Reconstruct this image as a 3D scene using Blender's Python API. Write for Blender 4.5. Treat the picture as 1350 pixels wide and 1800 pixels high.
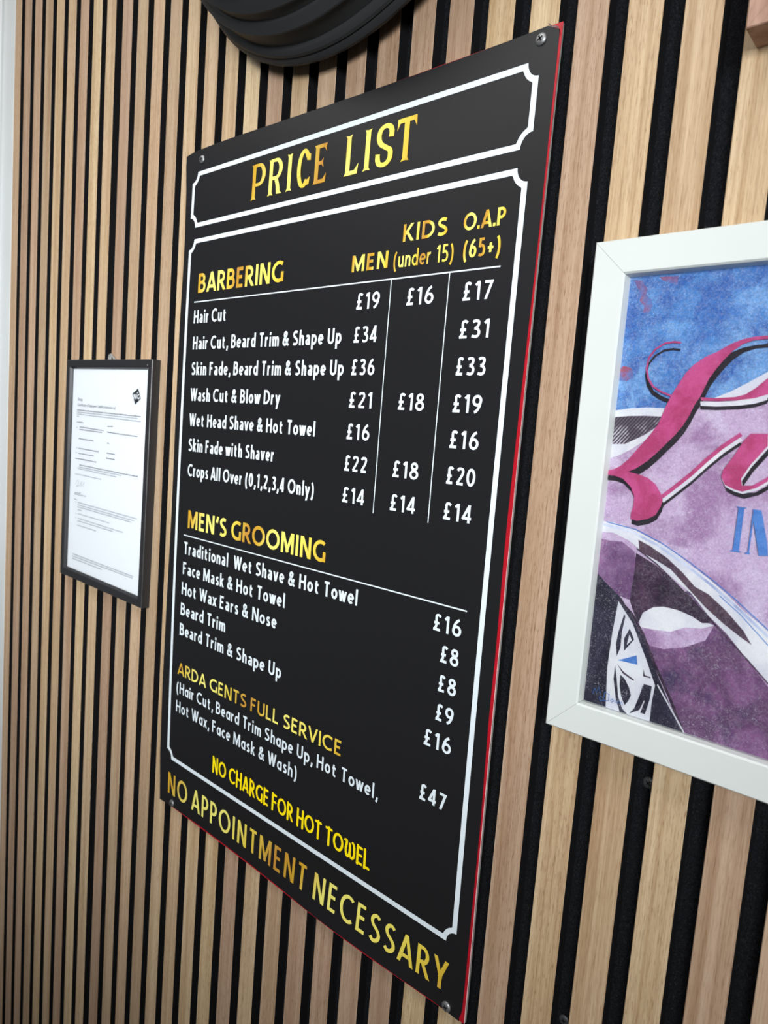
import bpy, bmesh, math, random
from mathutils import Matrix, Vector

S = bpy.context.scene
for o in list(bpy.data.objects):
    bpy.data.objects.remove(o)
MM = 0.001
ZO = 1.5            # height of the measuring origin above the floor, metres


def W(x, y, z):
    """wall millimetres (x right, y up, z out of the slats) -> world metres"""
    return Vector((x * MM, -z * MM, y * MM + ZO))


# ------------------------------------------------------------------ camera
cam_d = bpy.data.cameras.new('camera')
cam = bpy.data.objects.new('camera', cam_d)
S.collection.objects.link(cam)
rot = Matrix(((0.745325, -0.128335, 0.654233), (0.662289, 0.029802, -0.748656), (0.076581, 0.991283, 0.107207)))
cam.matrix_world = Matrix.Translation(W(957.83, 53.70, 488.92)) @ rot.to_4x4()
cam_d.sensor_fit = 'VERTICAL'
cam_d.sensor_height = 36.0
cam_d.sensor_width = 27.0
cam_d.lens = 1229.0 * 36.0 / 1800.0
cam_d.clip_start = 0.02
cam_d.dof.use_dof = True
cam_d.dof.focus_distance = 0.62
cam_d.dof.aperture_fstop = 11.0
S.camera = cam

# ------------------------------------------------------------------ world, lights, exposure
world = bpy.data.worlds.new('world')
S.world = world
world.use_nodes = True
bg = world.node_tree.nodes['Background']
bg.inputs[0].default_value = (0.86, 0.93, 1.0, 1)
bg.inputs[1].default_value = 0.07


def area(name, loc, target, sx, sy, power, col=(1, 1, 1), spread=None):
    l = bpy.data.lights.new(name, 'AREA')
    l.shape = 'RECTANGLE'
    l.size, l.size_y = sx, sy
    l.energy = power
    l.color = col
    if spread:
        l.spread = spread
    o = bpy.data.objects.new(name, l)
    S.collection.objects.link(o)
    o.location = loc
    o.rotation_euler = (Vector(target) - Vector(loc)).to_track_quat('-Z', 'Y').to_euler()
    return o


area('window_daylight', (1.35, -1.80, ZO + 0.40), (0.06, 0.0, ZO + 0.03), 1.6, 0.5, 8.4, (0.96, 0.985, 1.0), 0.9)
area('ceiling_panel', (0.15, -0.75, 2.66), (0.15, -0.7501, 0.0), 1.8, 0.5, 17.0, (1.0, 0.99, 0.97))
S.view_settings.view_transform = 'Standard'
S.view_settings.look = 'None'
S.view_settings.exposure = 0.0
S.view_settings.gamma = 1.0
S.view_settings.use_curve_mapping = False
S.render.film_transparent = False

# ------------------------------------------------------------------ materials
def srgb(r, g, b):
    f = lambda c: (c / 255 / 12.92) if c / 255 <= 0.04045 else ((c / 255 + 0.055) / 1.055) ** 2.4
    return (f(r), f(g), f(b), 1)


def mat(name, col, rough=0.5, spec=0.5, metal=0.0):
    m = bpy.data.materials.new(name)
    m.use_nodes = True
    b = m.node_tree.nodes['Principled BSDF']
    b.inputs['Base Color'].default_value = col
    b.inputs['Roughness'].default_value = rough
    b.inputs['Specular IOR Level'].default_value = spec
    b.inputs['Metallic'].default_value = metal
    return m


class NT:
    def __init__(self, m):
        self.t = m.node_tree
        self.b = m.node_tree.nodes['Principled BSDF']

    def n(self, typ, **kw):
        x = self.t.nodes.new('ShaderNode' + typ)
        for k, v in kw.items():
            if k in x.inputs:
                x.inputs[k].default_value = v
            else:
                setattr(x, k, v)
        return x

    def l(self, a, b):
        self.t.links.new(a, b)

    def ramp(self, src, stops, interp='LINEAR'):
        r = self.n('ValToRGB')
        r.color_ramp.interpolation = interp
        e = r.color_ramp.elements
        while len(e) < len(stops):
            e.new(0.5)
        for k, (p, c) in enumerate(stops):
            e[k].position = p
            e[k].color = c
        self.l(src, r.inputs[0])
        return r.outputs[0]

    def noise(self, vec, scale, detail=4, rough=0.55, dist=0.0):
        x = self.n('TexNoise')
        x.inputs['Scale'].default_value = scale
        x.inputs['Detail'].default_value = detail
        x.inputs['Roughness'].default_value = rough
        x.inputs['Distortion'].default_value = dist
        self.l(vec, x.inputs['Vector'])
        return x.outputs['Fac']

    def mapping(self, vec, scale=(1, 1, 1), loc=(0, 0, 0)):
        x = self.n('Mapping')
        x.inputs['Scale'].default_value = scale
        x.inputs['Location'].default_value = loc
        self.l(vec, x.inputs['Vector'])
        return x.outputs[0]

    def mix(self, fac, a, b, mode='MIX'):
        x = self.n('Mix', data_type='RGBA', blend_type=mode)
        for s, v in ((x.inputs[0], fac), (x.inputs[6], a), (x.inputs[7], b)):
            if isinstance(v, (int, float)):
                s.default_value = v
            elif isinstance(v, tuple):
                s.default_value = v
            else:
                self.l(v, s)
        return x.outputs[2]

    def math(self, op, a, b=0.0, c=None):
        x = self.n('Math', operation=op)
        for s, v in zip(x.inputs, (a, b, c)):
            if v is None:
                continue
            if isinstance(v, (int, float)):
                s.default_value = v
            else:
                self.l(v, s)
        return x.outputs[0]

    def bump(self, h, strength, dist=0.001):
        x = self.n('Bump')
        x.inputs['Strength'].default_value = strength
        x.inputs['Distance'].default_value = dist
        self.l(h, x.inputs['Height'])
        self.l(x.outputs[0], self.b.inputs['Normal'])


def slat_wood():
    m = mat('slat_oak_veneer', (0.5, 0.36, 0.22, 1), 0.55, 0.35)
    t = NT(m)
    geo = t.n('NewGeometry')
    tc = t.n('TexCoord')
    rnd = geo.outputs['Random Per Island']
    off = t.n('CombineXYZ')
    t.l(t.math('MULTIPLY', rnd, 7.3), off.inputs[0])
    t.l(t.math('MULTIPLY', rnd, 31.7), off.inputs[2])
    add = t.n('VectorMath', operation='ADD')
    t.l(tc.outputs['Object'], add.inputs[0])
    t.l(off.outputs[0], add.inputs[1])
    v = add.outputs[0]
    # a tone of its own for every slat
    r2 = t.math('FRACT', t.math('MULTIPLY', rnd, 17.13))
    base = t.ramp(r2, [(0.0, (0.48, 0.360, 0.245, 1)), (0.2, (0.62, 0.470, 0.295, 1)), (0.4, (0.48, 0.340, 0.245, 1)),
                       (0.6, (0.64, 0.500, 0.310, 1)), (0.8, (0.55, 0.395, 0.275, 1)), (1.0, (0.44, 0.310, 0.222, 1))])
    # broad growth bands running up the slat
    band = t.noise(t.mapping(v, (105, 105, 1.6)), 1.0, 3, 0.5, 0.7)
    c = t.mix(t.ramp(band, [(0.35, (0, 0, 0, 1)), (0.7, (1, 1, 1, 1))]), base, t.mix(1.0, base, (0.74, 0.66, 0.58, 1), 'MULTIPLY'))
    # straight fine grain
    fine = t.noise(t.mapping(v, (620, 620, 7)), 1.0, 3, 0.6, 0.2)
    c = t.mix(t.ramp(fine, [(0.45, (0, 0, 0, 1)), (0.75, (0.55, 0.55, 0.55, 1))]), c, t.mix(1.0, c, (0.58, 0.48, 0.40, 1), 'MULTIPLY'))
    # close dark lines a few millimetres long
    dash = t.noise(t.mapping(v, (1500, 1500, 70)), 1.0, 3, 0.65, 0.3)
    c = t.mix(t.ramp(dash, [(0.50, (0, 0, 0, 1)), (0.72, (0.75, 0.75, 0.75, 1))]), c, t.mix(1.0, c, (0.60, 0.50, 0.41, 1), 'MULTIPLY'))
    # short dark pores, only on some stretches
    pore = t.noise(t.mapping(v, (950, 950, 105)), 1.0, 2, 0.6)
    where = t.noise(t.mapping(v, (30, 30, 2.2)), 1.0, 2)
    pf = t.math('MULTIPLY', t.ramp(pore, [(0.56, (0, 0, 0, 1)), (0.70, (1, 1, 1, 1))]), t.ramp(where, [(0.40, (0.15, 0.15, 0.15, 1)), (0.62, (0.8, 0.8, 0.8, 1))]))
    c = t.mix(pf, c, t.mix(1.0, c, (0.50, 0.38, 0.29, 1), 'MULTIPLY'))
    t.l(c, t.b.inputs['Base Color'])
    t.bump(t.math('SUBTRACT', 1.0, pf), 0.10, 0.0003)
    return m


def felt():
    m = mat('black_felt', (0.010, 0.011, 0.015, 1), 0.95, 0.1)
    t = NT(m)
    tc = t.n('TexCoord')
    n1 = t.noise(t.mapping(tc.outputs['Object'], (1, 1, 0.6)), 900, 4, 0.7, 1.5)
    c = t.ramp(n1, [(0.38, (0.003, 0.0033, 0.004, 1)), (0.55, (0.010, 0.0105, 0.0125, 1)), (0.75, (0.034, 0.034, 0.038, 1))])
    vor = t.n('TexVoronoi')
    vor.inputs['Scale'].default_value = 62
    t.l(tc.outputs['Object'], vor.inputs['Vector'])
    lint = t.math('MULTIPLY', t.math('LESS_THAN', vor.outputs['Distance'], 0.045), t.math('GREATER_THAN', t.n('SeparateColor').outputs[0], -1))
    sep = t.n('SeparateColor')
    t.l(vor.outputs['Color'], sep.inputs[0])
    lint = t.math('MULTIPLY', lint, t.math('GREATER_THAN', sep.outputs[0], 0.9))
    c = t.mix(lint, c, (0.30, 0.29, 0.27, 1))
    t.l(c, t.b.inputs['Base Color'])
    t.bump(n1, 0.6, 0.001)
    return m


def white_paint(name, col, rough):
    m = mat(name, col, rough, 0.4)
    t = NT(m)
    tc = t.n('TexCoord')
    n = t.noise(tc.outputs['Object'], 9, 4)
    k = t.ramp(n, [(0.3, tuple(x * 0.95 for x in col[:3]) + (1,)), (0.7, col)])
    t.l(k, t.b.inputs['Base Color'])
    t.bump(t.noise(tc.outputs['Object'], 260, 2), 0.05, 0.0005)
    return m


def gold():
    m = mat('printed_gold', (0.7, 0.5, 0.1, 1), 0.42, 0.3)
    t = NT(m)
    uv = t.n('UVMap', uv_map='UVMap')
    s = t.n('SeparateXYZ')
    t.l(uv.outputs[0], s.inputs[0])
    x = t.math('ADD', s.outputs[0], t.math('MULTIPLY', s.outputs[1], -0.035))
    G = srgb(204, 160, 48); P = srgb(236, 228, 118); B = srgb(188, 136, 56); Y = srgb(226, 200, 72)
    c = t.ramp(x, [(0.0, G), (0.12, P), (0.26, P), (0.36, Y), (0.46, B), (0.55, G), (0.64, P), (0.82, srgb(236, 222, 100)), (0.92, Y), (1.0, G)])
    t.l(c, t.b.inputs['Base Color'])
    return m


def paint(name, a, b, d=None, scale=60.0, speck=0.0, weave=0.25):
    """painted canvas: base a blotched with b, dark scuffs d, pale speckle"""
    m = mat('painted_' + name, a, 0.6, 0.25)
    t = NT(m)
    v = t.n('TexCoord').outputs['Object']
    n1 = t.noise(v, scale, 5, 0.6, 0.6)
    c = t.mix(t.ramp(n1, [(0.40, (0, 0, 0, 1)), (0.58, (1, 1, 1, 1))]), a, b)
    if d:
        n2 = t.noise(t.mapping(v, (1, 1, 1), (3.1, 0.7, 1.9)), scale * 0.55, 5, 0.65, 0.3)
        c = t.mix(t.ramp(n2, [(0.48, (0, 0, 0, 1)), (0.62, (0.9, 0.9, 0.9, 1))]), c, d)
    rid = t.math('ABSOLUTE', t.math('SUBTRACT', t.noise(v, scale * 4.5, 4, 0.65, 1.2), 0.5))
    c = t.mix(t.ramp(rid, [(0.0, (0.38 * weave, 0.38 * weave, 0.38 * weave, 1)), (0.035, (0, 0, 0, 1))]), c, t.mix(0.55, c, (0.8, 0.8, 0.86, 1)))
    n3 = t.noise(v, 950, 3, 0.7, 1.0)
    c = t.mix(t.ramp(n3, [(0.40, (0.30 * weave, 0.30 * weave, 0.30 * weave, 1)), (0.60, (0, 0, 0, 1))]), c, (0.02, 0.015, 0.05, 1))
    if speck > 0:
        n4 = t.noise(v, 620, 4, 0.75, 2.0)
        n5 = t.noise(t.mapping(v, (1, 1, 1), (9.0, 2.0, 5.0)), 45, 3)
        f = t.math('MULTIPLY', t.ramp(n4, [(0.56, (0, 0, 0, 1)), (0.66, (1, 1, 1, 1))]), t.ramp(n5, [(0.40, (0.1, 0.1, 0.1, 1)), (0.62, (1, 1, 1, 1))]))
        c = t.mix(t.math('MULTIPLY', f, speck), c, (0.78, 0.76, 0.86, 1))
    t.l(c, t.b.inputs['Base Color'])
    return m


def hatch():
    m = mat('painted_hatching', (0.05, 0.04, 0.07, 1), 0.6, 0.25)
    t = NT(m)
    v = t.n('TexCoord').outputs['Object']
    w1 = t.n('TexWave', wave_type='BANDS', bands_direction='DIAGONAL')
    w1.inputs['Scale'].default_value = 260
    w1.inputs['Distortion'].default_value = 1.5
    t.l(t.mapping(v, (1, 0.0, -0.8)), w1.inputs['Vector'])
    n = t.noise(v, 55, 3)
    f = t.math('MULTIPLY', t.ramp(w1.outputs['Fac'], [(0.45, (0, 0, 0, 1)), (0.7, (1, 1, 1, 1))]), t.ramp(n, [(0.42, (0.1, 0.1, 0.1, 1)), (0.58, (1, 1, 1, 1))]))
    t.l(t.mix(f, (0.055, 0.04, 0.06, 1), (0.7, 0.68, 0.76, 1)), t.b.inputs['Base Color'])
    return m


def glass():
    m = bpy.data.materials.new('picture_glass')
    m.use_nodes = True
    n = m.node_tree.nodes
    n.clear()
    out = n.new('ShaderNodeOutputMaterial')
    mx = n.new('ShaderNodeMixShader')
    tr = n.new('ShaderNodeBsdfTransparent')
    gl = n.new('ShaderNodeBsdfGlossy')
    fr = n.new('ShaderNodeFresnel')
    fr.inputs[0].default_value = 1.32
    gl.inputs['Roughness'].default_value = 0.04
    L = m.node_tree.links.new
    L(fr.outputs[0], mx.inputs[0]); L(tr.outputs[0], mx.inputs[1]); L(gl.outputs[0], mx.inputs[2]); L(mx.outputs[0], out.inputs[0])
    return m


def frame_wood():
    m = mat('walnut_frame', (0.35, 0.2, 0.15, 1), 0.5, 0.4)
    t = NT(m)
    v = t.n('TexCoord').outputs['Object']
    n = t.noise(t.mapping(v, (120, 120, 20)), 1.0, 4, 0.6, 0.8)
    t.l(t.ramp(n, [(0.35, (0.30, 0.165, 0.115, 1)), (0.65, (0.46, 0.29, 0.215, 1))]), t.b.inputs['Base Color'])
    return m


M = {
    'wood': slat_wood(), 'mdf': mat('black_mdf', (0.006, 0.006, 0.007, 1), 0.8, 0.2), 'felt': felt(),
    'trim': white_paint('white_gloss_trim', (0.66, 0.69, 0.69, 1), 0.35), 'door': white_paint('grey_white_door', (0.62, 0.64, 0.62, 1), 0.4),
    'plaster': white_paint('wall_plaster', (0.70, 0.70, 0.68, 1), 0.8), 'floor': white_paint('floor_vinyl', (0.16, 0.14, 0.12, 1), 0.5),
    'ceiling': white_paint('ceiling_paint', (0.80, 0.80, 0.79, 1), 0.9),
    'film': mat('black_print_film', (0.010, 0.010, 0.0112, 1), 0.42, 0.38), 'film_white': mat('printed_white', (0.70, 0.78, 0.83, 1), 0.42, 0.3),
    'gold': gold(), 'yellow': mat('printed_yellow', srgb(252, 226, 16), 0.42, 0.3), 'gold_shade': mat('printed_dark_gold', srgb(70, 50, 12), 0.42, 0.3),
    'red': mat('red_film', srgb(172, 18, 34), 0.4, 0.4), 'pale_edge': mat('pale_film_edge', srgb(225, 190, 190), 0.6, 0.3),
    'board': mat('sign_board', (0.035, 0.035, 0.035, 1), 0.6, 0.4), 'board_edge': mat('board_skin', (0.30, 0.30, 0.29, 1), 0.45, 0.5),
    'steel': mat('screw_steel', (0.27, 0.275, 0.28, 1), 0.42, 0.5, 0.7), 'dark_steel': mat('dark_screw', (0.09, 0.09, 0.095, 1), 0.45, 0.5, 0.5),
    'recess': mat('screw_recess', (0.012, 0.012, 0.012, 1), 0.7, 0.3),
    'black_frame': mat('black_frame', (0.022, 0.022, 0.024, 1), 0.38, 0.5), 'paper': mat('certificate_paper', (0.86, 0.90, 0.935, 1), 0.8, 0.2),
    'ink': mat('printed_grey', (0.13, 0.14, 0.17, 1), 0.8, 0.2), 'ink_pale': mat('printed_pale_grey', (0.36, 0.39, 0.44, 1), 0.8, 0.2), 'logo': mat('logo_black', (0.03, 0.036, 0.042, 1), 0.7, 0.2),
    'white_frame': white_paint('white_frame', (0.63, 0.665, 0.645, 1), 0.45), 'joint': mat('mitre_gap', (0.03, 0.03, 0.03, 1), 0.9, 0.1),
    'fixture': mat('black_fixture', (0.030, 0.031, 0.033, 1), 0.5, 0.25), 'glass': glass(), 'walnut': frame_wood(), 'hatch': hatch(),
    'sky': paint('blue', srgb(82, 140, 206), srgb(60, 108, 182), srgb(120, 172, 226), 75, 0.55, 1.2),
    'lilac': paint('lilac', srgb(208, 190, 218), srgb(198, 172, 206), srgb(160, 122, 166), 50, 0.8, 0.9),
    'pink': paint('pink', srgb(172, 62, 110), srgb(192, 80, 136), None, 60, 0.06, 0.2),
    'shadow': paint('black', srgb(40, 36, 44), srgb(30, 26, 34), None, 60, 0.10, 0.1),
    'pwhite': paint('white', srgb(224, 226, 230), srgb(210, 212, 222), None, 40, 0.0, 0.25),
    'pice': paint('ice_blue', srgb(190, 202, 226), srgb(216, 222, 236), srgb(150, 164, 204), 50, 0.3, 0.3),
    'plum': paint('plum', srgb(62, 46, 64), srgb(44, 32, 50), srgb(88, 60, 86), 40, 0.30, 0.4),
    'brown': paint('brown', srgb(92, 70, 84), srgb(74, 56, 70), None, 40, 0.12, 0.4),
    'purple': paint('purple', srgb(136, 100, 142), srgb(108, 74, 116), srgb(160, 120, 160), 45, 0.5, 0.5),
    'navy': paint('navy', srgb(28, 27, 44), srgb(44, 44, 62), None, 45, 0.55, 0.15),
    'midplum': paint('mid_plum', srgb(136, 94, 138), srgb(104, 70, 108), srgb(70, 58, 92), 42, 0.7, 0.6),
    'letter_blue': paint('letter_blue', srgb(62, 112, 186), srgb(80, 134, 204), None, 60, 0.15, 0.4),
    'blotch': paint('red_blotch', srgb(158, 78, 100), srgb(120, 96, 144), srgb(84, 130, 196), 90, 0.2, 0.6),
    'sigblue': mat('painted_signature', srgb(70, 120, 190), 0.6, 0.2),
}

# ------------------------------------------------------------------ object helpers
LOC = {}


def link(o, parent, wl):
    S.collection.objects.link(o)
    LOC[o.name] = wl
    if parent is None:
        o.location = wl
    else:
        o.parent = parent
        o.location = wl - LOC[parent.name]
    return o


def tag(o, label=None, cat=None, group=None, kind=None):
    for k, v in (('label', label), ('category', cat), ('group', group), ('kind', kind)):
        if v:
            o[k] = v
    return o


def empty(name, loc, label, cat, group=None):
    o = bpy.data.objects.new(name, None)
    o.empty_display_size = 0.05
    link(o, None, Vector(loc))
    return tag(o, label, cat, group)


class MB:
    """collects polygons in wall millimetres; build() links them as one mesh"""

    def __init__(self):
        self.v, self.f, self.m, self.uv = [], [], [], []

    def poly(self, pts, mi=0, uv=None):
        k = len(self.v)
        self.v += [tuple(p) for p in pts]
        self.f.append(list(range(k, k + len(pts))))
        self.m.append(mi)
        self.uv.append(uv if uv else [(0, 0)] * len(pts))

    def flat(self, pts, z, mi=0, uv=None):
        """z: number or function of (x, y); faces the viewer"""
        a = sum(p[0] * q[1] - q[0] * p[1] for p, q in zip(pts, pts[1:] + pts[:1]))
        if a < 0:
            pts = pts[::-1]
            uv = uv[::-1] if uv else None
        zz = z if callable(z) else (lambda x, y: z)
        self.poly([(x, y, zz(x, y)) for x, y in pts], mi, uv)

    def box(self, x0, x1, y0, y1, z0, z1, mi=0, mats=None, ch=0.0):
        """mats: dict side->index (front,back,left,right,top,bottom); ch: chamfer of the front edges"""
        g = lambda s: (mats or {}).get(s, mi)
        c = ch
        F = [(x0 + c, y0 + c, z1), (x1 - c, y0 + c, z1), (x1 - c, y1 - c, z1), (x0 + c, y1 - c, z1)]
        Q = [(x0, y0, z1 - c), (x1, y0, z1 - c), (x1, y1, z1 - c), (x0, y1, z1 - c)]
        K = [(x0, y0, z0), (x1, y0, z0), (x1, y1, z0), (x0, y1, z0)]
        self.poly(F, g('front'))
        self.poly(K[::-1], g('back'))
        names = ('bottom', 'right', 'top', 'left')
        for i in range(4):
            j = (i + 1) % 4
            self.poly([K[i], K[j], Q[j], Q[i]], g(names[i]))
            if c:
                self.poly([Q[i], Q[j], F[j], F[i]], g('front'))

    def lathe(self, cx, cy, prof, n=64, mi=0, fn=None):
        """prof: (r, z) pairs, outer/back first; axis points at the viewer"""
        rings = []
        for r, z in prof:
            rings.append([(cx + r * math.cos(2 * math.pi * i / n), cy + r * math.sin(2 * math.pi * i / n), z) for i in range(n)] if r > 1e-6 else [(cx, cy, z)] * n)
        for k, (a, b) in enumerate(zip(rings, rings[1:])):
            for i in range(n):
                j = (i + 1) % n
                p = [a[i], a[j], b[j], b[i]]
                if prof[k + 1][0] <= 1e-6:
                    p = [a[i], a[j], b[i]]
                elif prof[k][0] <= 1e-6:
                    p = [a[i], b[j], b[i]]
                self.poly(p, mi)

    def build(self, name, mats, parent=None, weld=True, smooth=False, label=None, origin=None, sharp=35):
        """mats: list of material keys"""
        if parent is not None:
            wl = LOC[parent.name]
        else:
            wl = Vector(origin) if origin is not None else Vector((0, 0, 0))
        me = bpy.data.meshes.new(name)
        me.from_pydata([W(*p) - wl for p in self.v], [], self.f)
        for k in ([mats] if isinstance(mats, str) else mats):
            me.materials.append(M[k])
        me.polygons.foreach_set('material_index', self.m)
        ul = me.uv_layers.new(name='UVMap')
        flat = [c for f in self.uv for p in f for c in p]
        ul.data.foreach_set('uv', flat)
        if weld:
            bm = bmesh.new()
            bm.from_mesh(me)
            bmesh.ops.remove_doubles(bm, verts=bm.verts, dist=1e-6)
            bm.to_mesh(me)
            bm.free()
        if smooth:
            me.shade_smooth()
            me.set_sharp_from_angle(angle=math.radians(sharp))
        o = bpy.data.objects.new(name, me)
        link(o, parent, wl)
        if label:
            o['label'] = label
        return o


def struct(mb, name, mats, origin=(0, 0, 0)):
    o = mb.build(name, mats, None, origin=origin)
    o['kind'] = 'structure'
    return o

# ------------------------------------------------------------------ drawn lettering (cap height 1, pen strokes)
def arc(cx, cy, rx, ry, a0, a1, n=14):
    return [(cx + rx * math.cos(math.radians(a0 + (a1 - a0) * i / n)), cy + ry * math.sin(math.radians(a0 + (a1 - a0) * i / n))) for i in range(n + 1)]


def curve(pts, n=5):
    """Catmull-Rom through pts"""
    P = [pts[0]] + list(pts) + [pts[-1]]
    out = []
    for i in range(1, len(P) - 2):
        p0, p1, p2, p3 = P[i - 1:i + 3]
        for k in range(n):
            t = k / n
            out.append(tuple(0.5 * (2 * p1[d] + (p2[d] - p0[d]) * t + (2 * p0[d] - 5 * p1[d] + 4 * p2[d] - p3[d]) * t * t + (3 * p1[d] - p0[d] - 3 * p2[d] + p3[d]) * t ** 3) for d in (0, 1)))
    return out + [tuple(pts[-1])]


def diag(a, b, e=0.12):
    """straight stroke run past both ends, to be cut level with the line"""
    dx, dy = b[0] - a[0], b[1] - a[1]
    return [(a[0] - dx * e, a[1] - dy * e), (b[0] + dx * e, b[1] + dy * e)]


def glyph(c, h):
    """-> (strokes, width, side gap factor); a stroke is (points, clip) with clip None or (y0, y1)"""
    T, B, X = 1 - h, h, 0.68 - h
    x = 0.68
    s = []
    st = lambda *p: s.append((list(p), None))
    cv = lambda p: s.append((p, None))
    dg = lambda a, b, y0=0.0, y1=1.0: s.append((diag(a, b), (y0, y1)))
    w, g = 0.5, 1.0
    if c == 'A':
        dg((0, 0), (0.35, 1)); dg((0.70, 0), (0.35, 1)); st((0.12, 0.27), (0.58, 0.27)); w, g = 0.70, 0.45
    elif c == 'B':
        st((0, 0), (0, 1)); cv([(0, T), (0.22, T)] + arc(0.22, (T + 0.53) / 2, 0.22, (T - 0.53) / 2, 90, -90) + [(0, 0.53)])
        cv([(0, 0.53), (0.26, 0.53)] + arc(0.26, (B + 0.53) / 2, 0.24, (0.53 - B) / 2, 90, -90) + [(0, B)]); w, g = 0.5, 0.9
    elif c == 'C':
        cv(arc(0.44, 0.5, 0.44, 0.5 - h, 52, 308, 24)); w, g = 0.70, 0.75
    elif c == 'D':
        st((0, 0), (0, 1)); cv([(0, T), (0.2, T)] + arc(0.2, 0.5, 0.43, 0.5 - h, 90, -90, 20) + [(0, B)]); w, g = 0.63, 0.9
    elif c in 'EF':
        st((0, 0), (0, 1)); st((0, T), (0.42, T)); st((0, 0.52), (0.37, 0.52)); w, g = 0.40, 0.9
        if c == 'E':
            st((0, B), (0.43, B))
    elif c == 'G':
        cv(arc(0.44, 0.5, 0.44, 0.5 - h, 54, 285, 22) + [(0.70, B + 0.055)]); st((0.70, 0.03), (0.70, 0.48)); w, g = 0.70, 0.85
    elif c == 'H':
        st((0, 0), (0, 1)); st((0.58, 0), (0.58, 1)); st((0, 0.52), (0.58, 0.52)); w = 0.58
    elif c == 'I':
        st((0, 0), (0, 1)); w = 0.0
    elif c == 'K':
        st((0, 0), (0, 1)); dg((0.04, 0.40), (0.50, 1)); dg((0.56, 0), (0.16, 0.56)); w, g = 0.56, 0.8
    elif c == 'L':
        st((0, 0), (0, 1)); st((0, B), (0.42, B)); w, g = 0.40, 0.7
    elif c == 'M':
        st((0, 0), (0, 1)); st((0.78, 0), (0.78, 1)); dg((0.03, 1), (0.39, 0.16)); dg((0.75, 1), (0.39, 0.16)); w = 0.78
    elif c == 'N':
        st((0, 0), (0, 1)); st((0.60, 0), (0.60, 1)); dg((0.03, 1), (0.57, 0), 0, 1); w = 0.60
    elif c == 'O':
        cv(arc(0.44, 0.5, 0.44, 0.5 - h, 0, 360, 32)); w, g = 0.88, 0.75
    elif c in 'PR':
        st((0, 0), (0, 1)); cv([(0, T), (0.20, T)] + arc(0.20, (T + 0.45) / 2, 0.25, (T - 0.45) / 2, 90, -90) + [(0, 0.45)]); w, g = 0.45, 0.8
        if c == 'R':
            dg((0.55, 0), (0.20, 0.47)); w = 0.52
    elif c == 'S':
        cv(curve([(0.46, 0.86), (0.36, T - 0.015), (0.24, T), (0.10, 0.90 - h * 0.5), (0.03, 0.74), (0.10, 0.60), (0.26, 0.51), (0.42, 0.40), (0.48, 0.26), (0.40, 0.10 + h * 0.5), (0.24, B), (0.11, B + 0.01), (0.0, 0.15)])); w, g = 0.48, 0.8
    elif c == 'T':
        st((0, T), (0.56, T)); st((0.28, 0), (0.28, 1)); w, g = 0.56, 0.5
    elif c == 'U':
        cv([(0, 1)] + arc(0.27, 0.27 + h * 0.4, 0.27, 0.27 - h * 0.6, 180, 360, 16) + [(0.54, 1)]); w = 0.54
    elif c == 'V':
        dg((0, 1), (0.33, 0)); dg((0.66, 1), (0.33, 0)); w, g = 0.66, 0.45
    elif c == 'W':
        for a, b in (((0, 1), (0.25, 0)), ((0.47, 1), (0.25, 0)), ((0.47, 1), (0.70, 0)), ((0.94, 1), (0.70, 0))):
            dg(a, b)
        w, g = 0.94, 0.4
    elif c == 'Y':
        dg((0, 1), (0.29, 0.42)); dg((0.58, 1), (0.29, 0.42)); st((0.29, 0), (0.29, 0.48)); w, g = 0.58, 0.45
    elif c == '0':
        cv(arc(0.24, 0.5, 0.24, 0.5 - h, 0, 360, 28)); w, g = 0.48, 0.8
    elif c == '1':
        st((0.18, 0), (0.18, 1)); dg((0.0, 0.80), (0.18, 0.98), 0, 1); w, g = 0.20, 1.0
    elif c == '2':
        cv(curve([(0.03, 0.80), (0.10, 0.90), (0.24, T), (0.39, 0.89), (0.43, 0.74), (0.36, 0.55), (0.20, 0.32), (0.02, B + 0.01)])); st((0.0, B), (0.48, B)); w, g = 0.46, 0.8
    elif c == '3':
        cv(curve([(0.02, 0.86), (0.12, T - 0.01), (0.24, T), (0.37, 0.88), (0.39, 0.74), (0.30, 0.59), (0.14, 0.53)])); cv(curve([(0.14, 0.53), (0.32, 0.49), (0.44, 0.32), (0.38, 0.13), (0.22, B), (0.0, B + 0.04)])); w, g = 0.44, 0.8
    elif c == '4':
        st((0.36, 0), (0.36, 1)); dg((0.0, 0.27), (0.36, 0.98), 0, 1); st((-0.04, 0.25), (0.52, 0.25)); w, g = 0.48, 0.7
    elif c == '5':
        st((0.42, T), (0.07, T)); st((0.09, 1), (0.06, 0.5)); cv(curve([(0.04, 0.53), (0.20, 0.60), (0.37, 0.52), (0.44, 0.34), (0.38, 0.14), (0.20, B), (0.0, B + 0.03)])); w, g = 0.44, 0.8
    elif c == '6':
        cv(curve([(0.40, 1 - h * 0.6), (0.24, 0.86), (0.09, 0.62), (0.03, 0.34)])); cv(arc(0.25, 0.32, 0.23, 0.32 - h, 0, 360, 22)); w, g = 0.48, 0.8
    elif c == '9':
        cv(curve([(0.08, h * 0.6), (0.24, 0.14), (0.39, 0.38), (0.45, 0.66)])); cv(arc(0.23, 0.68, 0.23, 0.32 - h, 0, 360, 22)); w, g = 0.48, 0.8
    elif c == '7':
        st((0, T), (0.48, T)); dg((0.44, 1.0 - h), (0.12, 0), 0, 1); w, g = 0.46, 0.6
    elif c == '8':
        cv(arc(0.24, 0.75, 0.185, 0.25 - h, 0, 360, 20)); cv(arc(0.24, 0.28, 0.24, 0.28 - h + 0.01, 0, 360, 22)); w, g = 0.48, 0.8
    elif c == '\u00a3':
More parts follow.
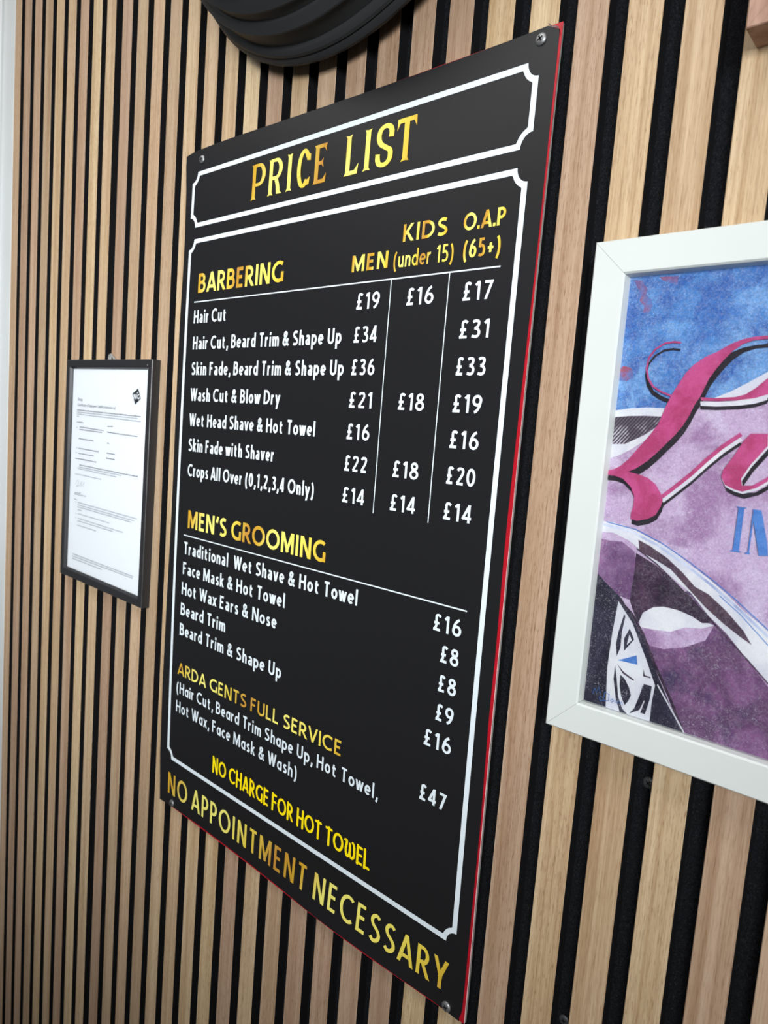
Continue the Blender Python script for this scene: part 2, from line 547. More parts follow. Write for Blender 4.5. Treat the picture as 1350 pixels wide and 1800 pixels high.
        cv(curve([(0.47, 0.84), (0.38, T - 0.01), (0.28, T), (0.19, 0.87), (0.18, 0.70), (0.20, 0.45), (0.17, 0.22), (0.05, B)])); st((0.0, B), (0.48, B)); st((0.04, 0.47), (0.40, 0.47)); w, g = 0.46, 0.9
    elif c == '&':
        cv(curve([(0.66, 0.02), (0.40, 0.32), (0.15, 0.66), (0.14, 0.84), (0.27, T), (0.41, 0.86), (0.38, 0.70), (0.22, 0.56), (0.05, 0.36), (0.03, 0.18), (0.20, B), (0.38, 0.13), (0.52, 0.30), (0.60, 0.52)])); w, g = 0.64, 0.7
    elif c == '(':
        cv(arc(0.36, 0.38, 0.34, 0.66, 118, 242, 16)); w, g = 0.20, 0.9
    elif c == ')':
        cv(arc(-0.16, 0.38, 0.34, 0.66, 62, -62, 16)); w, g = 0.18, 0.9
    elif c == ',':
        st((0.09, 0.17), (0.07, 0.0), (0.0, -0.17)); w, g = 0.06, 0.7
    elif c == '.':
        st((0.0, 0.0), (0.0, 0.19)); w, g = 0.0, 0.8
    elif c == '\u2019':
        st((0.10, 1.0), (0.07, 0.84), (0.0, 0.66)); w, g = 0.08, 0.6
    elif c == '+':
        st((0, 0.42), (0.48, 0.42)); st((0.24, 0.16), (0.24, 0.68)); w, g = 0.48, 0.7
    elif c == 'a':
        cv(curve([(0.02, 0.56), (0.10, X - 0.005), (0.20, X), (0.32, X - 0.04), (0.36, 0.44), (0.36, 0.20), (0.37, 0.0)])); cv(curve([(0.35, 0.38), (0.16, 0.34), (0.03, 0.24), (0.05, 0.10 + h * 0.3), (0.16, B), (0.28, 0.13), (0.36, 0.25)])); w, g = 0.38, 0.9
    elif c == 'ɑ':
        st((0.42, 0), (0.42, x)); cv(arc(0.215, 0.34, 0.215, 0.34 - h, 0, 360, 22)); w, g = 0.42, 0.9
    elif c in 'bdp':
        cx = 0.22
        if c == 'b':
            st((0, 0), (0, 1.03))
        elif c == 'd':
            st((0.44, 0), (0.44, 1.03))
        else:
            st((0, -0.30), (0, x))
        cv(arc(cx, 0.34, 0.22, 0.34 - h, 0, 360, 22)); w, g = 0.44, 0.9
    elif c == 'c':
        cv(arc(0.22, 0.34, 0.22, 0.34 - h, 52, 308, 18)); w, g = 0.34, 0.8
    elif c == 'e':
        cv([(0.02, 0.335), (0.42, 0.335)]); cv(arc(0.215, 0.34, 0.215, 0.34 - h, 0, 312, 20)); w, g = 0.42, 0.85
    elif c == 'f':
        cv(curve([(0.30, 0.99 - h * 0.3), (0.20, T), (0.11, 0.86), (0.10, 0.70), (0.10, 0.0)])); st((0, X), (0.28, X)); w, g = 0.26, 0.6
    elif c in 'hn':
        st((0, 0), (0, 1.03 if c == 'h' else x)); cv(curve([(0.0, 0.42), (0.08, 0.56), (0.21, X), (0.33, 0.56), (0.37, 0.40), (0.37, 0.0)])); w = 0.37
    elif c == 'm':
        st((0, 0), (0, x)); 
        for k in (0, 0.34):
            cv(curve([(k, 0.42), (k + 0.07, 0.57), (k + 0.19, X), (k + 0.30, 0.56), (k + 0.34, 0.40), (k + 0.34, 0.0)]))
        w = 0.68
    elif c == 'i':
        st((0, 0), (0, x)); st((0, 0.80), (0, 0.99)); w = 0.0
    elif c == 'k':
        st((0, 0), (0, 1.03)); dg((0.02, 0.28), (0.34, x), 0, x); dg((0.38, 0), (0.11, 0.40), 0, x); w, g = 0.38, 0.8
    elif c == 'l':
        st((0, 0), (0, 1.03)); w = 0.0
    elif c == 'o':
        cv(arc(0.23, 0.34, 0.23, 0.34 - h, 0, 360, 22)); w, g = 0.46, 0.8
    elif c == 'r':
        st((0, 0), (0, x)); cv(curve([(0.0, 0.36), (0.05, 0.53), (0.14, X - 0.01), (0.27, X)])); w, g = 0.24, 0.7
    elif c == 's':
        cv(curve([(0.30, 0.57), (0.22, X), (0.12, X), (0.03, 0.50), (0.10, 0.39), (0.24, 0.30), (0.31, 0.19), (0.24, B + 0.01), (0.12, B), (0.0, 0.12)])); w, g = 0.31, 0.8
    elif c == 't':
        cv(curve([(0.12, 0.84), (0.12, 0.40), (0.13, 0.17), (0.21, B), (0.33, B + 0.02)])); st((-0.02, X), (0.34, X)); w, g = 0.34, 0.9
    elif c == 'u':
        st((0.37, 0), (0.37, x)); cv(curve([(0.0, x), (0.0, 0.28), (0.04, 0.13), (0.16, B), (0.29, 0.12), (0.37, 0.26)])); w = 0.37
    elif c == 'v':
        dg((0, x), (0.22, 0), 0, x); dg((0.44, x), (0.22, 0), 0, x); w, g = 0.44, 0.45
    elif c == 'w':
        for a, b in (((0, x), (0.17, 0)), ((0.33, x), (0.17, 0)), ((0.33, x), (0.49, 0)), ((0.66, x), (0.49, 0))):
            dg(a, b, 0, x)
        w, g = 0.66, 0.4
    elif c == 'x':
        dg((0, 0), (0.40, x), 0, x); dg((0.40, 0), (0, x), 0, x); w, g = 0.40, 0.45
    elif c == 'y':
        dg((0, x), (0.24, 0), 0.0, x); dg((0.46, x), (0.12, -0.30), -0.30, x); w, g = 0.46, 0.45
    elif c == 'ω':     # the curled W of the hand-drawn line
        cv(curve([(-0.04, T - 0.04), (0.10, T - 0.02), (0.14, 0.78), (0.06, 0.45), (0.12, 0.15), (0.26, B), (0.42, 0.18), (0.48, 0.45), (0.46, 0.80)]))
        cv(curve([(0.46, 0.45), (0.54, 0.16), (0.70, B), (0.88, 0.18), (0.94, 0.45), (0.88, 0.80), (0.74, T)])); w, g = 0.94, 0.8
    return s, w, g


def clip_y(poly, y0, y1):
    for sgn, lim in ((1, y0), (-1, -y1)):
        out = []
        for i, p in enumerate(poly):
            q = poly[(i + 1) % len(poly)]
            a, b = sgn * p[1] - lim, sgn * q[1] - lim
            if a >= 0:
                out.append(p)
            if (a >= 0) != (b >= 0):
                t = a / (a - b)
                out.append((p[0] + (q[0] - p[0]) * t, p[1] + (q[1] - p[1]) * t))
        poly = out
        if len(poly) < 3:
            return []
    return poly


def strip(pts, wx, wy):
    """quads along a polyline drawn with a pen wx wide and wy high"""
    P = [pts[0]]
    for p in pts[1:]:
        if math.hypot(p[0] - P[-1][0], p[1] - P[-1][1]) > 1e-5:
            P.append(p)
    closed = len(P) > 3 and math.hypot(P[0][0] - P[-1][0], P[0][1] - P[-1][1]) < 1e-4
    if closed:
        P = P[:-1]
    n = len(P)
    L = []
    for i in range(n):
        ds = []
        if i > 0 or closed:
            ds.append((P[i][0] - P[i - 1][0], P[i][1] - P[i - 1][1]))
        if i < n - 1 or closed:
            q = P[(i + 1) % n]
            ds.append((q[0] - P[i][0], q[1] - P[i][1]))
        ns = [(-d[1] / math.hypot(*d), d[0] / math.hypot(*d)) for d in ds]
        if len(ns) == 2:
            a = (ns[0][0] + ns[1][0], ns[0][1] + ns[1][1])
            k = math.hypot(*a) or 1
            a = (a[0] / k, a[1] / k)
            m = min(1.6, 1 / max(0.3, a[0] * ns[0][0] + a[1] * ns[0][1]))
            nn = (a[0] * m, a[1] * m)
        else:
            nn = ns[0]
        L.append(((P[i][0] + nn[0] * wx / 2, P[i][1] + nn[1] * wy / 2), (P[i][0] - nn[0] * wx / 2, P[i][1] - nn[1] * wy / 2)))
    return [[L[i][0], L[(i + 1) % n][0], L[(i + 1) % n][1], L[i][1]] for i in range(n if closed else n - 1)]


def text_polys(s, x0, x1, y, cap, wx, wy, gap=0.18, space=0.34, rnd=False):
    """(polygon in mm, stroke level) of a line set from x0 to x1 on baseline y; pen wx, wy in cap heights"""
    items, W_, G_, nW = [], 0.0, 0.0, 0
    prev = None
    for c in s:
        if c == ' ':
            G_ += space
            items.append(None)
            prev = None if prev is None else prev
            continue
        st, w, g = glyph(c, wy / 2)
        if prev is not None:
            G_ += gap * 0.5 * (prev + g)
        items.append((st, w, G_ + W_, nW))
        W_ += w
        nW += 1
        prev = g
    sx = ((x1 - x0) / cap - nW * wx) / (W_ + G_)
    out = []
    for it in items:
        if it is None:
            continue
        st, w, gx, k = it
        ox = gx * sx + k * wx + wx / 2
        for si, (pts, cl) in enumerate(st):
            q = [(ox + p[0] * sx, p[1]) for p in pts]
            polys = [(pl, si) for pl in strip(q, wx, wy)]
            if rnd:
                for ei, e in enumerate((q[0], q[-1])):
                    polys.append(([(e[0] + wx / 2 * math.cos(a * math.pi / 6), e[1] + wy / 2 * math.sin(a * math.pi / 6)) for a in range(12)], 5 + 2 * si + ei))
            for pl, lv in polys:
                if cl:
                    pl = clip_y(pl, *cl)
                if len(pl) >= 3:
                    out.append(([(x0 + p[0] * cap, y + p[1] * cap) for p in pl], lv))
    return out

# ------------------------------------------------------------------ the room
b = MB(); b.box(-1800, 2300, -1500, 1200, -80, -21.5, 0); struct(b, 'wall_back', 'plaster')
b = MB(); b.box(-1800, 2300, -1560, -1500, -80, 2600, 0); struct(b, 'floor', 'floor')
b = MB(); b.box(-1800, 2300, 1200, 1260, -80, 2600, 0); struct(b, 'ceiling', 'ceiling')

# white door casing left of the slats, its bead, and the door edge beyond it
b = MB()
b.box(-424.5, -365.4, -1500, 1199.5, -21.4, 0.0, 0, ch=1.0)
b.box(-424.5, -413.0, -1500, 1199.5, 0.0, 6.0, 0, ch=2.0)
struct(b, 'trim_1', 'trim')
b = MB()
b.box(-1250, -425, -1495, 620, -21.4, -9, 0)
b.box(-1250, -425, 650, 1199.5, -21.4, -9, 0)
b.box(-1250, -425, 620, 650, -21.4, -3, 0, ch=3)
struct(b, 'door_1', 'door')

# ------------------------------------------------------------------ slat panels
PITCH, SLAT = 40.0, 25.27
PANELS = [
    (-9, -1, -4.79, -364.9, -2.6, 'left slat panel between the white door casing and the black framed certificate'),
    (0, 13, 0.0, -2.5, 557.6, 'middle slat panel of oak strips on black felt behind the price list'),
    (14, 33, 0.43, 557.8, 1357.0, 'right slat panel of light oak strips on black felt behind the white framed poster'),
]
panels = []
for k0, k1, dx, f0, f1, lab in PANELS:
    root = empty('slat_panel', W((f0 + f1) / 2, -1500, -21), lab, 'wall panel', 'slat wall panels')
    b = MB()
    b.box(f0, f1, -1500, 1199, -21.3, -12, 0)
    b.build('felt_backing', 'felt', root)
    b = MB()
    for k in range(k0, k1 + 1):
        x = k * PITCH + dx
        b.box(x, x + SLAT, -1500, 1199, -12.0, 0.0, 1, {'front': 0}, ch=0.5)
    b.build('slats', ['wood', 'mdf'], root)
    panels.append(root)


def cross_screw(mb, x, y, z, r, h, turn=0.4, m_head=0, m_rec=1):
    mb.lathe(x, y, [(r, z), (r, z + h * 0.35), (r * 0.85, z + h * 0.75), (r * 0.55, z + h), (0, z + h)], 24, m_head)
    for a in (turn, turn + math.pi / 2):
        ca, sa = math.cos(a), math.sin(a)
        L, t = r * 0.52, r * 0.14
        mb.flat([(x + ca * i * L - sa * j * t, y + sa * i * L + ca * j * t) for i, j in ((-1, -1), (1, -1), (1, 1), (-1, 1))], z + h + 0.05, m_rec)


for x, y, a in ((794.5, -180.5, 0.9), (752.0, -397.0, 0.3)):
    b = MB()
    cross_screw(b, x, y, -12.0, 4.3, 1.6, a)
    b.build('screw', ['dark_steel', 'recess'], panels[2], smooth=True)

# ------------------------------------------------------------------ the price list sign
ROLL = -0.0012
CR, SR = math.cos(ROLL), math.sin(ROLL)


def bow(x, y):
    low = max(0.0, (-y - 392.0) / 50.0)
    return 5.0 + 3.8 * (1 - (y / 420.0) ** 2) + 5.0 * low * low * math.exp(-((x - 520.0) / 110.0) ** 2)


class Sign(MB):
    """polygons given in sign millimetres, laid on the slightly bowed board"""

    def lay(self, pts, dz, mi=0, u01=None):
        P = [(u * CR - v * SR, u * SR + v * CR) for u, v in pts]
        uv = None
        if u01:
            uv = [((u - u01[0]) / (u01[1] - u01[0]), (v - u01[2]) / (u01[3] - u01[2])) for u, v in pts]
        self.flat(P, lambda x, y: bow(x, y) + dz, mi, uv)


sign = empty('price_list_sign', W(425, -443, 0), 'large black price list board with gold headings screwed to the slats', 'sign')


def grid_outline(left, right, vs, dz0, dz1, name, mats, side=1):
    """sheet between outline functions left(v), right(v), from dz0 (back) to dz1 (front)"""
    b = MB()
    N = 24
    cv = lambda u, v, dz: (u * CR - v * SR, u * SR + v * CR, bow(u, v) + dz)
    for va, vb in zip(vs, vs[1:]):
        la, ra, lb, rb = left(va), right(va), left(vb), right(vb)
        for i in range(N):
            s, t = i / N, (i + 1) / N
            b.poly([cv(la + (ra - la) * s, va, dz1), cv(la + (ra - la) * t, va, dz1), cv(lb + (rb - lb) * t, vb, dz1), cv(lb + (rb - lb) * s, vb, dz1)], 0)
            b.poly([cv(la + (ra - la) * s, va, dz0), cv(lb + (rb - lb) * s, vb, dz0), cv(lb + (rb - lb) * t, vb, dz0), cv(la + (ra - la) * t, va, dz0)], side)
        b.poly([cv(ra, va, dz0), cv(rb, vb, dz0), cv(rb, vb, dz1), cv(ra, va, dz1)], side)
        b.poly([cv(la, vb, dz0), cv(la, va, dz0), cv(la, va, dz1), cv(lb, vb, dz1)], side)
    v = vs[0]
    for i in range(N):
        p, q = left(v) + (right(v) - left(v)) * i / N, left(v) + (right(v) - left(v)) * (i + 1) / N
        b.poly([cv(p, v, dz0), cv(q, v, dz0), cv(q, v, dz1), cv(p, v, dz1)], side)
    v = vs[-1]
    b.poly([cv(right(v), v, dz0), cv(left(v), v, dz0), cv(left(v), v, dz1), cv(right(v), v, dz1)], side)
    return b.build(name, mats, sign)


def interp(tab):
    def f(v):
        for (a, x), (c, y) in zip(tab, tab[1:]):
            if a <= v <= c:
                return x + (y - x) * (v - a) / (c - a)
        return tab[0][1] if v < tab[0][0] else tab[-1][1]
    return f


VS = [-442.6, -436, -429, -422, -414, -406, -398, -390] + [-350.0 + 717.4 * i / 16 for i in range(17)]
Lb, Rb = interp([(-443, 183), (-290, 182), (-60, 187), (150, 185.5), (265, 187), (330, 184), (368, 178.5)]), (lambda v: 672.0)
grid_outline(Lb, Rb, VS, -3.6, -2.4, 'rear_skin', ['board_edge', 'board_edge'])
grid_outline(lambda v: Lb(v) + 0.6, lambda v: 671.7, VS, -2.4, -1.0, 'core_board', ['board', 'board'])
grid_outline(Lb, lambda v: 672.3, VS, -1.0, -0.55, 'front_skin', ['pale_edge', 'pale_edge'])
grid_outline(lambda v: Lb(v) - 0.3, interp([(-443, 671.6), (0, 672.0), (250, 672.4), (340, 672.6), (368, 673.0)]), VS, -0.55, -0.25, 'red_film', ['red', 'red'])

# black printed film on top, a little short of the board, its top right corner pulled away
b = Sign()
top = [(177.0, 367.3), (182, 368.6), (200, 370.2), (238, 370.8), (276, 370.6), (340, 369.4), (470, 367.4), (575, 366.9), (640, 367.4), (661.5, 368.0)]
corner = [(664.2, 365.4), (667.5, 364.6), (670.0, 362.8), (670.9, 358.0)]
right = [(670.9, 300), (671.2, 206), (669.8, 100), (668.4, -20), (669.6, -110), (668.9, -165), (670.4, -260), (669.6, -350), (669.0, -432), (666.0, -443)]
bot = [(637, -441.6), (600, -441.8), (561, -441.4), (480, -441.9), (430, -441.2), (384, -441.0), (330, -440.8), (272, -440.6), (210, -441.8), (190, -443.2), (181.6, -444.0)]
left_e = [(178.8, -380), (179.6, -290), (183.0, -150), (185.4, -60), (184.6, 60), (183.6, 150), (185.4, 265), (182.6, 320), (181.4, 345), (178.8, 357)]
ring = top + corner + right + bot + left_e
lefts = sorted([(v, u) for u, v in [bot[-1]] + left_e + [top[0]]])
rights = sorted([(v, u) for u, v in corner + right])
lf, rf = interp(lefts), interp(rights)
tf = interp(sorted([(u, v) for u, v in top + corner[:1]]))
bf = interp(sorted([(u, v) for u, v in bot + [right[-1]]]))
ys = [-439.5, -437, -434, -431, -428, -425, -422, -419, -416, -413, -410, -407, -404, -400, -396, -392] + [-370 + 726 * i / 26 for i in range(27)]


def film_pt(s, v):
    return (lf(v) + (rf(v) - lf(v)) * s, v)


NS = 48
for va, vb in zip(ys, ys[1:]):
    for i in range(NS):
        s, t = i / NS, (i + 1) / NS
        b.lay([film_pt(s, va), film_pt(t, va), film_pt(t, vb), film_pt(s, vb)], 0.0)
for i in range(NS):
    s, t = i / NS, (i + 1) / NS
    p, q = film_pt(s, ys[-1]), film_pt(t, ys[-1])
    b.lay([p, q, (q[0], min(tf(q[0]), 362.5 if q[0] > 669 else 999)), (p[0], tf(p[0]))], 0.0)
    p, q = film_pt(s, ys[0]), film_pt(t, ys[0])
    b.lay([(p[0], bf(p[0])), (q[0], bf(q[0])), q, p], 0.0)
b.build('black_face_film', 'film', sign)
# the lifted lip of film along the torn corner
b = MB()
lip = [(661.0, 368.1), (664.4, 365.0), (667.7, 364.2), (670.3, 362.3), (671.2, 357.6)]
for p, q in zip(lip, lip[1:]):
    b.poly([(p[0], p[1], bow(0, 360) - 0.1), (q[0], q[1], bow(0, 360) - 0.1), (q[0] + 0.5, q[1] + 0.6, bow(0, 360) + 1.0), (p[0] + 0.4, p[1] + 0.6, bow(0, 360) + 1.0)], 0)
b.build('torn_edge', 'pale_edge', sign)


# white ruled borders with scooped corners
def scooped(u0, u1, v0, v1, r, n=8):
    out = []
    for cx, cy, a0, a1 in ((u1, v0, 180, 90), (u1, v1, 270, 180), (u0, v1, 360, 270), (u0, v0, 90, 0)):
        out += [(cx + r[0] * math.cos(math.radians(a0 + (a1 - a0) * i / n)), cy + r[1] * math.sin(math.radians(a0 + (a1 - a0) * i / n))) for i in range(n + 1)]
    return out


def border(name, u0, u1, v0, v1, label):
    b = Sign()
    t = 4.9
    o = scooped(u0, u1, v0, v1, (10.2, 11.6))
    c = []
    n = 8
    for cx, cy, a0, a1 in ((u1, v0, 180, 90), (u1, v1, 270, 180), (u0, v1, 360, 270), (u0, v0, 90, 0)):
        for i in range(n + 1):
            a = math.radians(a0 + (a1 - a0) * i / n)
            x, y = cx + 14.6 * math.cos(a), cy + 16.2 * math.sin(a)
            c.append((min(max(x, u0 + t), u1 - t), min(max(y, v0 + t), v1 - t)))
    m = len(o)
    for i in range(m):
        j = (i + 1) % m
        k = 24 if math.dist(o[i], o[j]) > 50 else 1
        L = lambda a, q, s: (a[0] + (q[0] - a[0]) * s, a[1] + (q[1] - a[1]) * s)
        for h in range(k):
            s, e = h / k, (h + 1) / k
            b.lay([L(o[i], o[j], s), L(o[i], o[j], e), L(c[i], c[j], e), L(c[i], c[j], s)], 0.15)
    b.build(name, 'film_white', sign, label=label)


border('header_border', 195.8, 656.9, 281.8, 345.3, 'white ruled border around the heading')
border('list_border', 195.8, 656.6, -379.2, 268.2, 'white ruled border around the list')


def rule(pts, w, label):
    b = Sign()
    (a, c), (d, e) = pts
    n = 16
    for i in range(n):
        s, t = i / n, (i + 1) / n
        p, q = (a + (d - a) * s, c + (e - c) * s), (a + (d - a) * t, c + (e - c) * t)
        if a == d:
            b.lay([(p[0] - w / 2, p[1]), (p[0] + w / 2, p[1]), (q[0] + w / 2, q[1]), (q[0] - w / 2, q[1])], 0.15)
        else:
            b.lay([(p[0], p[1] - w / 2), (q[0], q[1] - w / 2), (q[0], q[1] + w / 2), (p[0], p[1] + w / 2)], 0.15)
    b.build('rule_line', 'film_white', sign, label=label)


rule([(212.7, 194.9), (639.6, 194.9)], 1.25, 'thin white line under the barbering heading')
rule([(215.0, -85.0), (638.6, -85.0)], 1.25, 'thin white line under the grooming heading')
rule([(525.0, 194.6), (525.0, -17.2)], 1.0, 'thin white line between the men and kids prices')
rule([(589.9, 194.6), (589.9, -17.2)], 1.0, 'thin white line between the kids and pensioner prices')


def line(s, u0, u1, v, cap, wx, wy, m='film_white', label=None, gap=0.18, space=0.34, name='lettering', rnd=False, under=None):
    b = Sign()
    polys = text_polys(s, u0, u1, v, cap, wx, wy, gap, space, rnd)
    if under:
        for p, lv in polys:
            b.lay([(x + under[0], y + under[1]) for x, y in p], 0.10 + 0.004 * lv, 1)
    for p, lv in polys:
        b.lay(p, 0.2 + 0.012 * lv, 0, (u0, u1, v, v + cap))
    shown = s.replace('ω', 'W').replace('ɑ', 'a').strip()
    b.build(name, [m, 'gold_shade'] if under else [m], sign, label=label or (('gold' if m == 'gold' else 'yellow' if m == 'yellow' else 'white') + ' lettering reading ' + shown))


# the big heading: flared, condensed letters with pointed serifs
def fancy_heading():
    y0, H = 296.0, 36.9
    U0, U1 = 310.0, 539.6
    SH = (0.45, -0.5)
    polys = []

    def stem(x0, x1, top=True, bl=1.9, br=1.9, tl=1.6, tr=1.2):
        m = (x0 + x1) / 2
        lo = [(x0 - bl, 0), (m, 0.7), (x1 + br, 0), (x1, 2.6)]
        hi = [(x1, H - 2.6), (x1 + tr, H), (m, H - 0.7), (x0 - tl, H), (x0, H - 2.6), (x0, 2.6)]
        # split into simple quads
        polys.append([(x0, 2.6), (x1, 2.6), (x1, H - 2.6), (x0, H - 2.6)])
        polys.append([(x0 - bl, 0), (m, 0.8), (m, 2.6), (x0, 2.6)])
        polys.append([(m, 0.8), (x1 + br, 0), (x1, 2.6), (m, 2.6)])
        if top:
            polys.append([(x0, H - 2.6), (m, H - 2.6), (m, H - 0.8), (x0 - tl, H)])
            polys.append([(m, H - 2.6), (x1, H - 2.6), (x1 + tr, H), (m, H - 0.8)])

    def pen(pts, wx, wy):
        for q in strip(pts, wx, wy):
            polys.append(q)

    # P
    x = 311.7
    stem(x, x + 5.4, True, 1.7, 1.6, 1.6, 0.0)
    pen([(x + 2, H - 1.6), (x + 9, H - 1.6)] + arc(x + 11, H - 11.6, 8.0, 10.0, 90, -90) + [(x + 9, H - 21.6), (x + 4, H - 21.6)], 5.6, 3.4)
    # R
    x = 340.2
    stem(x, x + 5.4, True, 1.7, 1.6, 1.6, 0.0)
    pen([(x + 2, H - 1.6), (x + 9, H - 1.6)] + arc(x + 10.6, H - 10.6, 7.6, 9.0, 90, -90) + [(x + 9, H - 19.6), (x + 4, H - 19.6)], 5.6, 3.4)
    polys.append([(x + 8.0, H - 19.0), (x + 14.0, H - 19.8), (x + 17.2, 9.0), (x + 11.6, 9.0)])
    polys.append([(x + 11.6, 9.0), (x + 17.2, 9.0), (x + 18.6, 2.4), (x + 22.0, 0.0), (x + 13.0, 0.6)])
    # I
    stem(369.8, 375.2, True)
    # C
    cx = 394.4
    pen(arc(cx, H / 2, 7.2, H / 2 - 1.5, 38, 180, 16) + arc(cx, H / 2, 7.2, H / 2 - 1.5, 180, 318, 16)[1:], 5.4, 3.8)
    polys.append([(cx + 4.2, H - 11.0), (cx + 9.6, H - 12.0), (cx + 9.4, H - 5.5), (cx + 3.6, H - 6.0)])
    polys.append([(cx + 4.0, 5.6), (cx + 9.6, 9.2), (cx + 8.8, 2.2), (cx + 4.6, 1.2)])
    # E
    x = 410.9
    stem(x, x + 5.4, True, 1.7, 0.0, 1.6, 0.0)
    polys.append([(x, H - 3.6), (x + 15.2, H - 3.6), (x + 16.4, H), (x, H)])
    polys.append([(x + 12.4, H - 3.6), (x + 15.2, H - 3.6), (x + 16.2, H - 8.0)])
    polys.append([(x + 4, H / 2 - 0.9), (x + 11.2, H / 2 - 0.9), (x + 11.2, H / 2 + 2.5), (x + 4, H / 2 + 2.5)])
    polys.append([(x + 9.4, H / 2 + 2.4), (x + 12.2, H / 2 + 5.4), (x + 11.2, H / 2 - 0.9), (x + 12.2, H / 2 - 4.0), (x + 9.4, H / 2 - 0.9)][:3])
    polys.append([(x + 9.4, H / 2 - 0.8), (x + 11.2, H / 2 + 2.4), (x + 12.4, H / 2 - 4.0)])
    polys.append([(x, 0), (x + 15.6, 0), (x + 15.2, 3.6), (x, 3.6)])
    polys.append([(x + 12.0, 3.5), (x + 15.4, 3.5), (x + 16.8, 8.6)])
    polys.append([(x + 15.0, 0), (x + 15.6, 0), (x + 16.8, 8.6), (x + 14.6, 3.6)])
    first = len(polys)
    # L
    x = 454.4
    stem(x, x + 5.6, True, 1.7, 0.0)
    polys.append([(x, 0), (x + 15.8, 0), (x + 15.2, 3.8), (x, 3.8)])
    polys.append([(x + 11.6, 3.7), (x + 15.3, 3.7), (x + 17.0, 9.4)])
    polys.append([(x + 14.6, 0), (x + 15.8, 0), (x + 17.0, 9.4), (x + 14.6, 3.8)])
    # I
    stem(479.3, 485.0, True)
    # S
    sc = [(511.0, H - 9.6), (509.4, H - 4.0), (503.4, H - 1.6), (497.4, H - 4.4), (495.8, H - 11.0), (498.6, H - 16.6), (505.0, H - 20.6), (510.2, 13.0), (510.6, 7.0), (507.4, 2.8), (502.6, 1.6), (497.2, 3.6), (495.4, 9.4)]
    pen(curve(sc, 6), 5.8, 4.0)
    polys.append([(507.4, H - 12.0), (513.6, H - 12.6), (513.8, H - 6.4), (508.2, H - 7.4)])
    polys.append([(492.6, 12.4), (498.2, 11.6), (498.0, 7.0), (492.8, 6.0)])
    # T
    stem(525.6, 531.4, False)
    polys.append([(519.0, H - 3.8), (538.0, H - 3.8), (539.4, H + 0.2), (517.6, H + 0.2)])
    polys.append([(517.6, H + 0.2), (517.4, H - 9.4), (520.6, H - 3.8), (520.6, H)])
    polys.append([(536.4, H), (536.4, H - 3.8), (539.8, H - 9.4), (539.4, H + 0.2)])
    polys.append([(525.6, H - 3.0), (525.6, H - 12), (531.4, H - 12), (531.4, H - 3.0)])
    for part, word in ((polys[:first], 'PRICE'), (polys[first:], 'LIST')):
        b = Sign()
        for k, p in enumerate(part):
            b.lay([(q[0] + SH[0], q[1] + y0 + SH[1]) for q in p], 0.10 + 0.004 * (k % 12), 1)
        for k, p in enumerate(part):
            b.lay([(q[0], q[1] + y0) for q in p], 0.2 + 0.012 * (k % 12), 0, (U0, U1, y0, y0 + H))
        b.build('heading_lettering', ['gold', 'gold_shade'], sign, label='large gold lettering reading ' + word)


fancy_heading()
SHD = (-0.28, -0.22)
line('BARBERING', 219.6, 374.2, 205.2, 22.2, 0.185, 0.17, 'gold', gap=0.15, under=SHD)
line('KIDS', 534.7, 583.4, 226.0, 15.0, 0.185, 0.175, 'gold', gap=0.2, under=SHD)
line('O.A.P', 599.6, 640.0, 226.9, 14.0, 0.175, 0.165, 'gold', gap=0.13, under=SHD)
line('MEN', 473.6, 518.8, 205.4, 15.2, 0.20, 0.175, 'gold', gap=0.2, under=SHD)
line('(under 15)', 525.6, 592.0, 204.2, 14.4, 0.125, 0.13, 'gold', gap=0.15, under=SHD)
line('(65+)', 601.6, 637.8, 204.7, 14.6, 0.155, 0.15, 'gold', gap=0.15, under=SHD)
B1 = [170.0, 139.35, 109.2, 78.6, 48.7, 18.4, -12.0]
WX, WY = 0.175, 0.165
line('Hair Cut', 214.0, 278.6, B1[0], 15.2, WX, WY)
line('Hair Cut, Beard Trim & Shape Up', 214.9, 466.6, B1[1], 15.1, WX, WY)
line('Skin Fade, Beard Trim & Shape Up', 214.7, 472.9, B1[2], 15.1, WX, WY)
line('Wash Cut & Blow Dry', 215.2, 382.0, B1[3], 15.1, WX, WY)
line('Wet Head Shave & Hot Towel', 215.6, 438.7, B1[4], 15.0, WX, WY)
line('Skin Fade with Shaver', 216.4, 378.0, B1[5], 15.0, WX, WY)
line('Crops All Over (0,1,2,3,4 Only)', 217.4, 442.9, B1[6], 15.0, WX, WY)
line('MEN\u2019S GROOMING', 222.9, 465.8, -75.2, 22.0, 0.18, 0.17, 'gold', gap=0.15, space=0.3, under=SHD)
line('Traditional  Wet Shave & Hot Towel', 215.8, 513.4, -108.2, 15.4, WX, WY)
line('Face Mask & Hot Towel', 216.4, 409.4, -133.7, 15.4, WX, WY)
line('Hot Wax Ears & Nose', 215.6, 398.2, -159.3, 15.4, WX, WY)
line('Beard Trim', 215.2, 308.2, -185.3, 15.4, WX, WY)
line('Beard Trim & Shape Up', 214.8, 410.0, -211.3, 15.4, WX, WY)
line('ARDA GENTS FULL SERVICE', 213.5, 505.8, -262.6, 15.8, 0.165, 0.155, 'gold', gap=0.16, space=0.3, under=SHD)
line('(Hɑir Cut, Beɑrd Trim Shɑpe Up, Hot Towel,', 212.6, 556.8, -286.6, 14.6, 0.155, 0.155, gap=0.18)
line('Hot Wɑx, Fɑce Mɑsk & Wɑsh)', 213.0, 443.6, -311.7, 14.8, 0.155, 0.155, gap=0.18)
line('NO CHARGE FOR HOT TOωEL', 295.2, 552.8, -360.3, 18.8, 0.155, 0.14, 'yellow', gap=0.13, space=0.34, rnd=True, under=(0.45, -0.25))
